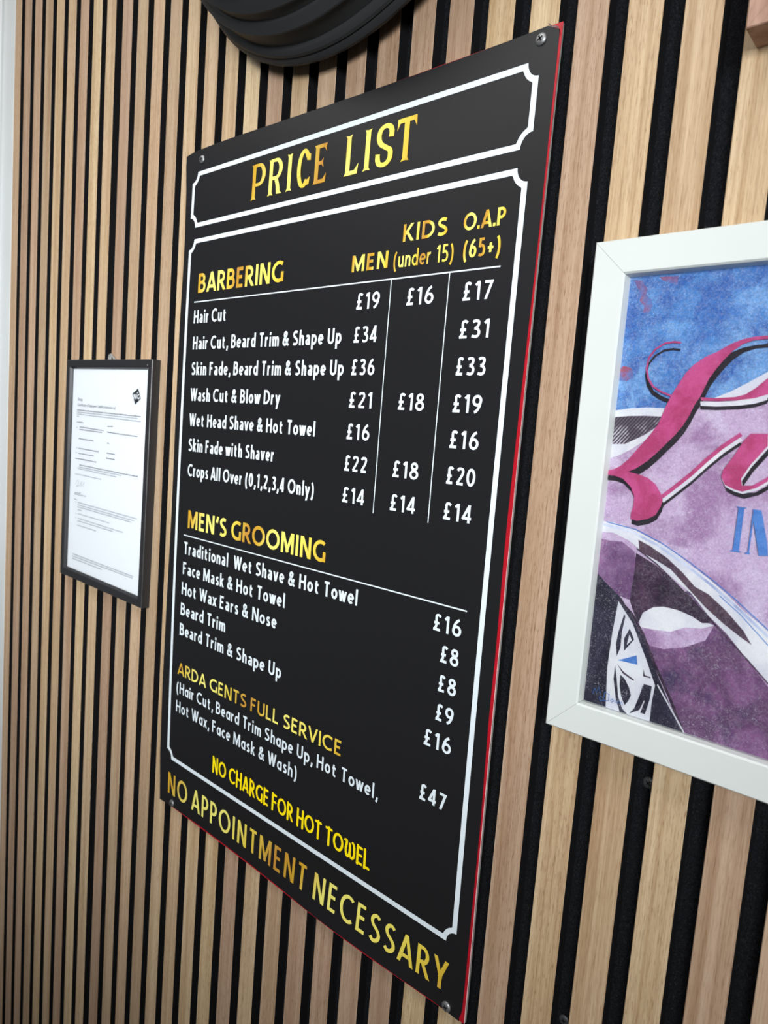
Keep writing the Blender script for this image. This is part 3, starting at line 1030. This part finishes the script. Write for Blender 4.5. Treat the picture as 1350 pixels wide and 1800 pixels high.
line('NO APPOINTMENT NECESSARY', 200.4, 651.6, -426.2, 28.2, 0.135, 0.125, 'gold', gap=0.26, space=0.30, under=SHD)
for u0, u1, vals in ((482.2, 513.0, ('19', '34', '36', '21', '16', '22', '14')), (543.8, 574.8, ('16', None, None, '18', None, '18', '14')), (604.3, 634.8, ('17', '31', '33', '19', '16', '20', '14'))):
    who = {482.2: 'men', 543.8: 'kids', 604.3: 'pensioner'}[u0]
    for v, s in zip(B1, vals):
        if s:
            line('\u00a3' + s, u0, u1, v + 0.3, 15.0, 0.165, 0.155, gap=0.2, name='price', label='white %s price reading \u00a3%s' % (who, s))
for u0, v, s in ((604.0, -108.8, '16'), (614.3, -134.8, '8'), (614.4, -160.8, '8'), (614.5, -186.8, '9'), (604.0, -213.0, '16'), (604.2, -264.2, '47')):
    line('\u00a3' + s, u0, 634.7, v, 15.0, 0.165, 0.155, gap=0.2, name='price', label='white price reading \u00a3' + s)
for x, y, a in ((213.0, 357.9, 0.2), (656.0, 359.0, 0.5), (210.2, -437.4, 0.9), (652.6, -438.6, 0.35)):
    b = MB()
    cross_screw(b, x, y, bow(x, y) + 0.02, 4.6, 2.0, a)
    b.build('screw', ['steel', 'recess'], sign, smooth=True)

# ------------------------------------------------------------------ framed certificate
cert = empty('framed_certificate', W(7.4, -196, 0), 'thin black frame with a white printed certificate, hung on the left slats', 'framed certificate')
CA = math.radians(-0.6)
CX, CY, HX, HY = 7.4, -33.2, 121.8, 163.0


def crot(x, y):
    c, s = math.cos(CA), math.sin(CA)
    return (CX + x * c - y * s, CY + x * s + y * c)


def mitred(rot, hx, hy, prof, mb, mi=0, gap=0.0, joint=None):
    """four mitred members; prof: (inset, z) from the outer back edge to the inner back edge"""
    quad = lambda d: [rot(-hx + d, -hy + d), rot(hx - d, -hy + d), rot(hx - d, hy - d), rot(-hx + d, hy - d)]
    dirs = [((1, 0)), ((0, 1)), ((-1, 0)), ((0, -1))]
    for k in range(4):
        for (d0, z0), (d1, z1) in zip(prof, prof[1:]):
            a, c = quad(d0), quad(d1)
            A, B2, C2, D = a[k], a[(k + 1) % 4], c[(k + 1) % 4], c[k]
            ux, uy = dirs[k]
            g = gap
            A, D = (A[0] + ux * g, A[1] + uy * g), (D[0] + ux * g, D[1] + uy * g)
            B2, C2 = (B2[0] - ux * g, B2[1] - uy * g), (C2[0] - ux * g, C2[1] - uy * g)
            mb.poly([(A[0], A[1], z0), (B2[0], B2[1], z0), (C2[0], C2[1], z1), (D[0], D[1], z1)], mi)


b = MB()
mitred(crot, HX, HY, [(0, 0.3), (0, 11.2), (0.8, 12), (9.6, 12), (10.6, 11.4), (12.6, 8.0), (12.6, 5.0)], b, 0)
b.poly([(*crot(-HX + 1, -HY + 1), 0.4), (*crot(-HX + 1, HY - 1), 0.4), (*crot(HX - 1, HY - 1), 0.4), (*crot(HX - 1, -HY + 1), 0.4)], 0)
for x, y in ((119.4, 121.4), (121.0, 116.6)):
    b.flat([(x - 0.9, y - 0.5), (x + 0.5, y - 0.9), (x + 0.9, y + 0.5), (x - 0.5, y + 0.9)], 12.06, 1)
b.build('frame', ['black_frame', 'board_edge'], cert)
b = MB()
b.flat([crot(-HX + 12, -HY + 12), crot(HX - 12, -HY + 12), crot(HX - 12, HY - 12), crot(-HX + 12, HY - 12)], 6.6)
sheet = b.build('certificate_sheet', 'paper', cert)
LINES = [(-84.2, 73.4, -69.4, 72.4), (-83.7, 65.8, 29.4, 64.1), (-84.7, 57.1, 97.7, 54.2), (-85.5, 54.0, 91.0, 51.4), (-85.3, 51.0, 99.4, 47.6), (-85.1, 47.7, -77.4, 47.8), (-85.1, 39.2, -64.2, 39.0), (8.8, 37.4, 24.6, 37.8), (-75.4, 32.2, -0.9, 30.7), (-76.2, 28.6, -6.7, 27.7), (-85.6, 30.8, -83.0, 30.6), (9.4, 29.0, 91.6, 27.6), (-76.8, 15.0, -30.5, 14.1), (9.1, 13.7, 16.4, 13.5), (-83.7, 1.1, -81.6, 1.0), (-75.9, 0.5, -14.2, -0.2), (9.1, -0.3, 33.1, -0.8), (-84.7, -6.3, -82.7, -6.4), (-76.4, -6.9, -28.1, -7.2), (8.2, -7.5, 33.2, -7.8), (-86.8, -15.0, -20.3, -15.7), (-72.8, -24.0, 96.4, -25.5), (-74.1, -27.2, 52.7, -28.0), (-79.1, -28.8, -77.1, -28.9), (-75.0, -29.7, 39.3, -31.4), (-85.3, -38.2, -3.5, -39.0), (-85.6, -67.0, -65.4, -65.9), (-86.0, -68.9, -47.6, -68.6), (-86.5, -76.7, -77.6, -76.9), (-82.1, -80.5, -78.9, -80.6), (-74.3, -80.5, 99.1, -82.2), (-74.0, -84.1, 91.9, -85.8), (-74.4, -87.2, 83.7, -88.7), (-74.1, -91.5, -59.7, -91.3), (-81.0, -97.7, -77.8, -97.8), (-73.2, -97.4, 23.8, -98.2), (-80.5, -104.4, -78.5, -104.3), (-72.7, -104.3, 62.7, -105.9), (-73.5, -108.2, 35.9, -108.6), (-74.6, -114.9, -15.0, -115.2), (-86.4, -160.9, 94.6, -161.7), (-87.3, -164.3, 93.5, -164.3), (-87.1, -167.9, 6.8, -168.4)]
rnd = random.Random(5)
b = MB()
for k, (x0, y0, x1, y1) in enumerate(LINES):
    if k in (0, 1):
        continue
    L = x1 - x0
    if L < 4:
        words = [(0, L)]
    else:
        words, x = [], 0.0
        while x < L - 0.5:
            w = min(rnd.uniform(2.0, 8.5), L - x)
            words.append((x, x + w))
            x += w + 0.75
    for a, c in words:
        ya, yc = y0 + (y1 - y0) * a / L, y0 + (y1 - y0) * c / L
        # a row of letter-like ticks for each word of the small print
        x = a
        while x < c - 0.1:
            t = min(rnd.uniform(0.45, 0.8), c - x)
            hh = rnd.choice((1.15, 1.15, 1.15, 1.7))
            b.flat([(x0 + x, ya), (x0 + x + t, ya), (x0 + x + t, ya + hh), (x0 + x, ya + hh)], 6.72, 1 if k in (3, 4, 5) or k > 21 else 0)
            x += t + 0.22
b.build('small_print', ['ink', 'ink_pale'], sheet)
b = MB()
for s, x0, x1, y, cap, w in (('Shop', -84.2, -69.0, 71.6, 4.4, 0.17), ('Certificate of Employers\u2019 Liability Insurance (a)', -83.8, 29.6, 63.6, 4.0, 0.15)):
    for p, lv in text_polys(s, x0, x1, y, cap, w, w):
        b.flat([(q[0], q[1] - (q[0] - x0) * 0.012) for q in p], 6.72 + 0.006 * lv)
b.build('heading_print', 'ink', sheet, label='grey heading on the certificate')
b = MB()
for pts in ([(-82.8, -53.5), (-78.0, -47.0), (-71.8, -47.6), (-75.0, -52.7), (-80.0, -56.3), (-69.8, -53.3), (-63.6, -46.8), (-66.2, -54.2), (-59.8, -51.1), (-56.0, -47.2), (-58.1, -54.0)],):
    for q in strip(curve(pts, 4), 0.5, 0.5):
        b.flat(q, 6.72)
b.build('signature', 'ink_pale', sheet, label='faint grey handwritten signature')
b = MB()
b.flat([(88.7, 91.8), (74.2, 84.4), (82.7, 70.3), (96.7, 78.4)], 6.72, 0)
for p, lv in text_polys('NIG', 77.6, 93.6, 77.6, 6.6, 0.24, 0.22, gap=0.10):
    b.flat(p, 6.78 + 0.006 * lv, 1)
b.flat([(86.6, 85.2), (88.4, 84.8), (88.8, 86.6), (87.0, 87.0)], 6.78, 1)
b.build('logo', ['logo', 'paper'], sheet, label='black tilted diamond with white letters NIG')
b = MB()
b.flat([crot(-HX + 11.4, -HY + 11.4), crot(HX - 11.4, -HY + 11.4), crot(HX - 11.4, HY - 11.4), crot(-HX + 11.4, HY - 11.4)], 7.6)
b.build('glazing', 'glass', cert)
b = MB()
for p, q in (((-2.0, 128), (-1.4, 136.0)), ((-1.4, 136.0), (3.5, 138.4)), ((3.5, 138.4), (19.0, 129.0))):
    dx, dy = q[0] - p[0], q[1] - p[1]
    k = math.hypot(dx, dy)
    nx, ny = -dy / k * 1.1, dx / k * 1.1
    a = [(p[0] - nx, p[1] - ny), (q[0] - nx, q[1] - ny), (q[0] + nx, q[1] + ny), (p[0] + nx, p[1] + ny)]
    b.flat(a, 3.2)
    for i in range(4):
        j = (i + 1) % 4
        b.poly([(*a[i], 1.6), (*a[j], 1.6), (*a[j], 3.2), (*a[i], 3.2)])
b.flat([(-2.0, 129), (-1.4, 136), (3.5, 138.4), (6.0, 134.5), (5.0, 129)], 2.4)
b.build('hanging_tab', 'board_edge', cert, label='small grey metal hanging tab')

# ------------------------------------------------------------------ white framed poster
PX0, PX1, PY0, PY1, PZ = 724.6, 1170.6, -151.0, 199.3, 20.0
poster = empty('framed_poster', W((PX0 + PX1) / 2, PY0, 0), 'white wooden picture frame holding a blue and purple painted car poster', 'picture')
pcx, pcy, phx, phy = (PX0 + PX1) / 2, (PY0 + PY1) / 2, (PX1 - PX0) / 2, (PY1 - PY0) / 2
PR = math.radians(-0.35)


def prot(x, y):
    return (pcx + x, pcy + y - 0.0 * x)


b = MB()
mitred(prot, phx, phy, [(0, 0.3), (0, 19.0), (0.9, 20.0), (22.2, 20.0), (23.4, 18.8), (24.2, 10.6)], b, 0, 0.10)
mitred(prot, phx - 0.4, phy - 0.4, [(0, 18.6), (22.6, 19.2)], b, 1)
b.flat([prot(-phx + 1, -phy + 1), prot(phx - 1, -phy + 1), prot(phx - 1, phy - 1), prot(-phx + 1, phy - 1)], 9.0, 1)
b.build('frame', ['white_frame', 'joint'], poster)
T = {
'stem':[(839.8,132.5),(832.5,132.1),(825.3,130.6),(818.8,127.8),(811.5,123.3),(804.7,120.1),(798,115.2),(793.7,109.8),(789.6,102.1),(786.1,95.2),(782.9,86.5),(779.8,75.9),(774.5,67.7),(767.5,58.3),(761.9,50.7),(756.4,45.5),(752.4,43.2),(747.7,41.7),(746.8,40.2),(747.6,38.6),(753.9,38.7),(759.8,37.2),(766,32.1),(769,26.1),(769.3,19.7),(768.2,13.2),(768.4,10),(773.2,9.3),(780.2,11.6),(785.2,15),(788,21.2),(788.8,25.7),(787,29.9),(782.8,35.7),(776.9,39.5),(769.5,41.4),(762.9,42.3),(768.1,45),(775.6,51),(781.9,57.7),(786.5,63.3),(791.8,69.5),(796.1,75.8),(799.4,82.7),(801.9,89.6),(804.6,94.7),(806.4,99.7),(808.8,106.4),(812.1,112.2),(816.1,117.9),(820.8,123.5),(826.4,127.8),(832.8,130),(840,130.5)],
'cross':[(805,94.5),(814.2,94.2),(825.8,95.1),(831.6,96.9),(837.1,101),(842.9,106.9),(844.1,97.1),(837.1,94.6),(828.3,93.2),(815.3,92.3),(805.6,92.4)],
'curl':[(788.4,129.7),(783.7,130.4),(777.8,129.6),(772.1,125.9),(768.3,120.3),(767.5,113.3),(769.5,106.3),(773.3,101.1),(778.9,97.7),(786.6,94.8)],
'diag':[(788.1,27.8),(794.3,33.8),(804.8,44.4),(813.4,54.5),(821.9,63.5),(832,72.2)],
'u':[(837.4,72.9),(847,73.4),(847.9,65.9),(839.7,53.6),(835.3,44.5),(836.4,40.3),(842.2,40.9),(850.2,47),(850.6,44.4),(844.4,39.5),(836.8,36.5),(831.6,37.6),(826.3,39.8),(823.6,44.5),(824.1,48.9),(829.2,58.1),(834,68.2)],
'bluebot':[(747.2,83.5),(759.7,85.7),(771.4,86.8),(782.9,86.5),(787.2,86.6),(813.4,94.5),(822.3,98.3),(830.8,103.3),(842.4,110.9)],
'bandL':[(747.2,84),(759.6,86.2),(771.3,87.1),(782.8,86.9),(781.8,81.2),(769.3,81.4),(759.3,80.8),(747.2,79.4)],
'bandR':[(812.7,94),(822.3,98.5),(830.8,103.5),(842.4,110.9),(843.1,105),(836.5,99.3),(829.5,95.6),(818.3,93.5)],
'hatch':[(746.7,79.4),(759.3,80.8),(769.3,81.2),(780.9,81.2),(779,75),(773.3,70.3),(767.5,66.4),(761.4,62.9),(757.9,61.3),(747.5,60.8)],
'bandM':[(747.5,60.4),(757.9,61.3),(770.9,68.3),(777.4,73.1),(773,65.8),(762.9,58),(754.1,52.8),(747.2,50.4)],
'chrome':[(745.7,5.6),(756.1,5.8),(770.2,3.5),(782.9,-1.2),(797.6,-6.6),(812.2,-15.2),(823.8,-21.7),(835.3,-29.1),(846.6,-37.9),(857.4,-44.3),(861.9,-47.6),(865.7,-79.2),(852.3,-67.9),(838.4,-54.5),(826.7,-45.9),(814.3,-33.5),(804.7,-27.8),(789.6,-18.1),(776.7,-10.1),(768.8,-5.3),(757,-1.5),(746,-2.2)],
'slit':[(775.3,-3.6),(783.5,-6.6),(796,-12.8),(807.2,-20.8),(815.9,-28.5),(825,-31.8),(836.6,-40.1),(848.1,-50.4),(853.6,-58),(846.6,-54.7),(835.5,-48.4),(824,-40.7),(811.8,-30.5),(799.2,-20),(789.4,-15.8),(776.8,-11.3)],
'dark':[(774.6,-12.9),(789.8,-19.3),(802.4,-27.7),(814.7,-36.9),(828.1,-47.9),(827.3,-50.4),(820.9,-51.3),(810.5,-48.4),(797.6,-46),(787.5,-50.1),(783.5,-57.1),(781.5,-61.3),(776.8,-52.5),(774.2,-46.8),(775,-24.5)],
'purp':[(746.5,-6.9),(755.1,-7.4),(763.9,-6.7),(773.2,-11.9),(776.1,-20.6),(774.8,-35.6),(774.8,-46.7),(765.8,-44.9),(754.6,-37.1),(746.6,-30.4)],
'navy':[(745.9,-30.5),(757.3,-37.8),(768.6,-46.8),(789.1,-74.2),(798.4,-92.5),(820.2,-129.5),(814.7,-131.4),(797.6,-130.6),(766.1,-130.3),(743.8,-129.6),(746,-77.5)],
'wheel':[(766.3,-48.8),(777.9,-62.1),(790.4,-85),(798.3,-101.2),(797.4,-113.8),(797.6,-130.6),(766.1,-130.3),(763.7,-98.7),(764.5,-71.7)],
'w1':[(771.4,-57.4),(772.5,-58.4),(771.3,-70),(771.6,-81.3),(769.6,-88.1),(768,-79.7),(768.8,-70.6)],
'w2':[(776.5,-66.2),(780.4,-73.3),(774.3,-83.1),(773.3,-74.5)],
'w2b':[(776.8,-70.5),(778.9,-74.1),(775.8,-78.3)],
'w3':[(770.5,-90.7),(777.1,-87.4),(783.5,-83.7),(784.9,-90.2),(778.7,-90.4)],
'w4':[(773.6,-100.4),(777,-102.5),(780.8,-107.7),(782.8,-112.8),(781.3,-117.7),(779.2,-121.2),(776,-115.6),(774.1,-108.5)],
'w5':[(790.6,-102.3),(796.3,-102.2),(795.9,-111.8),(793.9,-123.1),(790.6,-122.9),(792.6,-114.1),(790.8,-110.9)],
'w6':[(769.1,-94.6),(771.5,-104.2),(773.9,-116.2),(777.6,-124),(783.8,-128.3),(782.1,-130.1),(776.8,-128.1),(772.6,-119.2),(769.2,-104.8)],
'w7':[(770.2,-93.1),(775.8,-97.8),(783.7,-101.2),(783.3,-102.2),(775.4,-99.2)],
'w8':[(789.4,-92),(790.7,-96),(794.7,-96.1),(794.6,-97),(789.6,-97.1)],
'w9':[(788.6,-111.6),(786.1,-121.2),(782.9,-126.1),(789.8,-121.3),(793.3,-110.1),(792.5,-102.9),(790.1,-103.6)],
'edge':[(766.1,-47.3),(777.2,-56.1),(785.9,-67.6),(796.6,-86.9),(809.6,-107.5),(821.3,-129.1)],
'edgew':[(798.3,-101.2),(805.2,-110.1),(813.5,-120.8),(820.2,-129.5)],
'hl':[(782.5,-59.2),(784.2,-53.2),(790.8,-47.9),(797.6,-46),(806.9,-46.3),(816.1,-48.3),(823.1,-51.4),(827.3,-50.4),(830.6,-51.3),(823.5,-54.8),(812.7,-56.8),(804.2,-61.9),(794.9,-62.9),(787.8,-63.4),(783,-63.4)],
'hl2':[(782.5,-59.2),(788,-54.8),(800.7,-51.9),(816.7,-52.9),(830.6,-51.3),(826.5,-62.1),(814.2,-70),(801,-74.7),(791.6,-74.8),(785.3,-67.8)],
'lowdark':[(821.3,-129.1),(824.1,-114.9),(833.3,-100),(842.1,-85.6),(848.8,-72.3),(854.6,-70.6),(866.1,-81.9),(872.3,-132.4)],
'thinblk':[(774.8,-9.8),(789.6,-18.1),(802.4,-27.7),(814.7,-36.9),(826.9,-47),(838.6,-56.8),(852.3,-67.9),(865.8,-79.7)],
'chl1':[(748.6,3.5),(770.5,1.1),(788.1,-5.2),(807.7,-14.9),(824.2,-24.5),(839,-34),(862.2,-50.8)],
'chl2':[(831.3,-31.1),(844.9,-40.5),(862.9,-56.1)],
'I':[(834.7,27.1),(840.7,26.9),(840.4,26.3),(839.5,26.1),(839.6,-0.6),(840.5,-0.9),(840.6,-1.5),(834.5,-1.7),(834.5,-1.1),(835.9,-0.6),(836.1,26.3),(834.9,26.5)],
'N':[(844.3,26.5),(849.3,26.3),(855.1,6),(856.1,-1.1),(851,-1.8),(845.6,19.3),(845.5,-0.5),(846.2,-1.2),(845.9,-1.7),(843,-1.6),(843.2,-0.9),(844.6,-0.5),(844.7,24.9)],
'red1':[(751.7,173),(757.2,172.3),(761.5,166.4),(760.8,161.9),(765.2,159.3),(766.4,154.7),(764,149.7),(759.8,150.5),(760.7,155.1),(757,158.8),(757.7,163.3),(754.1,168.2)],
'red2':[(747.3,111),(750.5,115.2),(756.9,113.4),(758.6,107.5),(754.3,104.5),(747.7,105.1)],
'red3':[(768.8,173.8),(781.3,173.2),(780.9,167.1),(776.1,169.2),(771.4,171.1)],
'sig':[[(755.6,-120),(756.4,-115.1),(758.1,-118.5),(759.5,-113.5),(761.1,-118.2)],[(762.2,-119.8),(760.7,-121),(761.7,-123.3),(763.5,-122.3)],[(763.9,-122.6),(764.4,-115.9),(767.8,-116.8),(767.7,-121.4),(763.9,-122.6)],[(768.9,-121),(770.6,-119.1),(771.5,-120.6),(769.7,-122)],[(772.5,-121.5),(773.2,-119),(774.5,-121.1),(775.2,-119),(776.5,-121.1),(777,-119.1),(778.3,-121.2)]],
}
IX0, IX1, IY0, IY1 = PX0 + 22.0, PX1 - 22.0, PY0 + 22.0, PY1 - 22.0
LAY = ['sky', 'lilac', 'pwhite', 'hatch', 'pice', 'brown', 'plum', 'purple', 'navy', 'shadow', 'midplum', 'pink', 'letter_blue', 'blotch', 'sigblue']
LI = {k: i for i, k in enumerate(LAY)}
pr = MB()
depth = [11.0]


def clip_rect(poly):
    for ax, sgn, lim in ((0, 1, IX0), (0, -1, -IX1), (1, 1, IY0), (1, -1, -IY1)):
        out = []
        for i, p in enumerate(poly):
            q = poly[(i + 1) % len(poly)]
            a, c = sgn * p[ax] - lim, sgn * q[ax] - lim
            if a >= 0:
                out.append(p)
            if (a >= 0) != (c >= 0):
                t = a / (a - c)
                out.append((p[0] + (q[0] - p[0]) * t, p[1] + (q[1] - p[1]) * t))
        poly = out
        if len(poly) < 3:
            return []
    return poly


def shape(pts, m, dx=0.0, dy=0.0):
    depth[0] += 0.02
    p = clip_rect([(x + dx, y + dy) for x, y in pts])
    if len(p) >= 3:
        pr.flat(p, depth[0], LI[m])


def pline(pts, wid, m, dx=0.0, dy=0.0, taper=False):
    depth[0] += 0.02
    n = len(pts)
    for i, q in enumerate(strip([(x + dx, y + dy) for x, y in pts], wid, wid)):
        q = clip_rect(q)
        if len(q) >= 3:
            pr.flat(q, depth[0], LI[m])


shape([(IX0, IY0), (IX1, IY0), (IX1, IY1), (IX0, IY1)], 'sky')
shape([(IX0, IY0), (IX1, IY0), (IX1, 100), (1080, 128), (1000, 138), (920, 134), (870, 124)] + T['bluebot'][::-1] + [(IX0, 83)], 'lilac')
BB = T['bandR']
shape(T['bandL'] + [(IX0, 84.0)], 'pwhite')
shape(BB[:4] + [(870, 124), (920, 134), (1000, 138), (1080, 128), (IX1, 100), (IX1, 94), (1080, 122), (1000, 132), (920, 128), (870, 115)] + BB[4:], 'pwhite')
shape(T['hatch'], 'hatch')
shape(T['bandM'], 'pwhite')
for k in ('red1', 'red2', 'red3'):
    shape(T[k], 'blotch')
# car body
shape(T['lowdark'] + [(960, -140), (900, IY0), (795, IY0)], 'midplum')
shape(T['lowdark'][:-1] + [(900, -84), (960, -106), (1050, -118), (IX1, -128), (IX1, IY0), (795, IY0)], 'midplum')
shape([(790, IY0)] + T['navy'][5:6] + [(790, -75), (800, -40), (815, -30), (850, -62), (873, -100), (876, IY0)], 'midplum')
shape(T['navy'], 'navy')
shape(T['purp'], 'purple')
shape(T['dark'], 'plum')
shape(T['hl2'], 'lilac')
shape(T['hl'], 'pwhite')
ch = T['chrome']
k = len(ch) // 2
shape(ch[:11] + [(900, -62), (960, -90), (IX1, -115), (IX1, IY0), (900, IY0)] + ch[11:], 'pwhite')
pline(T['chl1'], 1.8, 'pice')
pline([(x + 2.5, y + 2.0) for x, y in T['chl1']], 0.7, 'letter_blue')
pline(T['chl2'], 0.6, 'letter_blue')
shape(T['slit'], 'brown')
pline(T['thinblk'], 0.9, 'plum')
shape(T['wheel'], 'pwhite')
for k in ('w1', 'w2', 'w4', 'w5', 'w6', 'w9'):
    shape(T[k], 'navy')
shape(T['w2b'], 'pwhite')
shape(T['w3'], 'letter_blue')
shape(T['w7'], 'plum')
shape(T['w8'], 'plum')
pline(T['edge'], 2.0, 'plum')
pline([(x + 1.6, y + 1.2) for x, y in T['edgew']], 1.0, 'pwhite')
# the strokes carry on to the right, beyond what the photograph shows
stem2 = [(839, 132.4), (852, 131.6), (864, 127), (871, 119), (870, 118.4), (862, 125.6), (851, 129.6), (839, 130.4)]
cross2 = [(842.4, 106.6), (850, 113), (857, 116.5), (864, 117.5), (871, 118.6), (866, 113.5), (858, 107), (851, 100.5), (843.6, 96.9)]
u2 = [(868, 73), (878, 73), (868, 52), (864.5, 43), (866, 40), (874, 46), (875, 44), (868, 38), (861, 38), (856, 43), (857, 50)]
u3 = [(850.0, 47.2), (868.5, 70.5), (869.6, 69.6), (850.6, 44.4)]
for sh in (stem2, cross2, u2, u3):
    shape(sh, 'shadow', 0.6, -4.4)
for sh in (cross2, u2, u3):
    shape(sh, 'pwhite', 0.2, -2.0)
for sh in (stem2, cross2, u2, u3):
    shape(sh, 'pink')
# script lettering: black drop shadow, white gap, pink
shape(T['stem'][:18] + T['stem'][33:], 'shadow', 1.2, -5.0)
shape(T['stem'][17:43], 'shadow', 1.0, -3.4)
pline(T['curl'], 1.3, 'shadow', 0.0, -4.6)
pline(T['curl'][5:], 1.9, 'shadow', 0.2, -3.6)
shape(T['cross'], 'pwhite', 0, -2.6)
shape(T['cross'], 'shadow', 0.3, -5.6)
shape(T['cross'], 'pwhite', 0.1, -3.4)
for dy, m, wid in ((-5.6, 'shadow', 2.2), (-3.0, 'pwhite', 2.4), (0.0, 'pink', 2.6)):
    pline(T['diag'], wid, m, 0.5 if dy else 0.0, dy)
shape(T['u'], 'shadow', 2.0, -4.2)
shape(T['u'], 'pwhite', 0.6, -1.4)
shape(T['u'], 'pink')
shape(T['cross'], 'pink')
pline(T['curl'], 1.2, 'pink')
shape(T['stem'], 'pink')
shape(T['I'], 'letter_blue')
shape(T['N'], 'letter_blue')
pline([(857.6, 26.3), (857.2, -1.4)], 1.2, 'letter_blue')
pline([(855.6, 26.3), (859.6, 26.2)], 0.7, 'letter_blue')
for q in T['sig']:
    pline(q, 0.35, 'sigblue')
pr.build('painted_print', LAY, poster)
b = MB()
b.flat([(IX0, IY0), (IX1, IY0), (IX1, IY1), (IX0, IY1)], 13.6)
b.build('glazing', 'glass', poster)

# ------------------------------------------------------------------ round black stepped fixture above the sign
FX, FY = 437.0, 646.0
b = MB()
prof = [(205, 0.2), (222, 0.2), (223, 9), (238, 13), (241.5, 15.5), (243, 18), (243, 20), (241.8, 22.5), (239.6, 25), (238.6, 26.0), (239.6, 27.0), (238.6, 29.5), (236.0, 32.0), (234.6, 32.6),
        (231.5, 33), (228.5, 46), (229.0, 49), (230.2, 50.5), (229.8, 52), (224.0, 56.6), (222.4, 57.6), (220.0, 58),
        (217.6, 66), (219.4, 68), (219.2, 69.8), (212.6, 75.6), (210.2, 76.8), (208, 77.2),
        (204.5, 92), (206.2, 94), (205.6, 96.0), (199.0, 101.5), (197.2, 102.6), (195, 103.0),
        (190, 112), (150, 124), (80, 132), (0, 134)]
b.lathe(FX, FY, prof, 128)
o = b.build('round_wall_fixture', 'fixture', None, smooth=True, origin=W(FX, FY, 0), sharp=22)
tag(o, 'large round black fixture with stepped rims on the slats above the price list', 'wall fixture')

# ------------------------------------------------------------------ brown wooden frame, top right
wf = empty('wooden_frame', W(915, 311, 0), 'reddish brown wooden frame corner on the slats at top right', 'frame')
b = MB()
wcx, wcy, whx, why = 959.0, 471.0, 150.0, 160.0
mitred(lambda x, y: (wcx + x, wcy + y), whx, why, [(0, 0.3), (0, 25.4), (0.6, 26), (31.4, 26), (32, 25.4), (32, 4)], b, 0, 0.05)
b.build('frame', 'walnut', wf)
b = MB()
b.box(wcx - whx + 2, wcx + whx - 2, wcy - why + 2, wcy + why - 2, 0.4, 5.0)
b.build('backing_panel', 'walnut', wf)
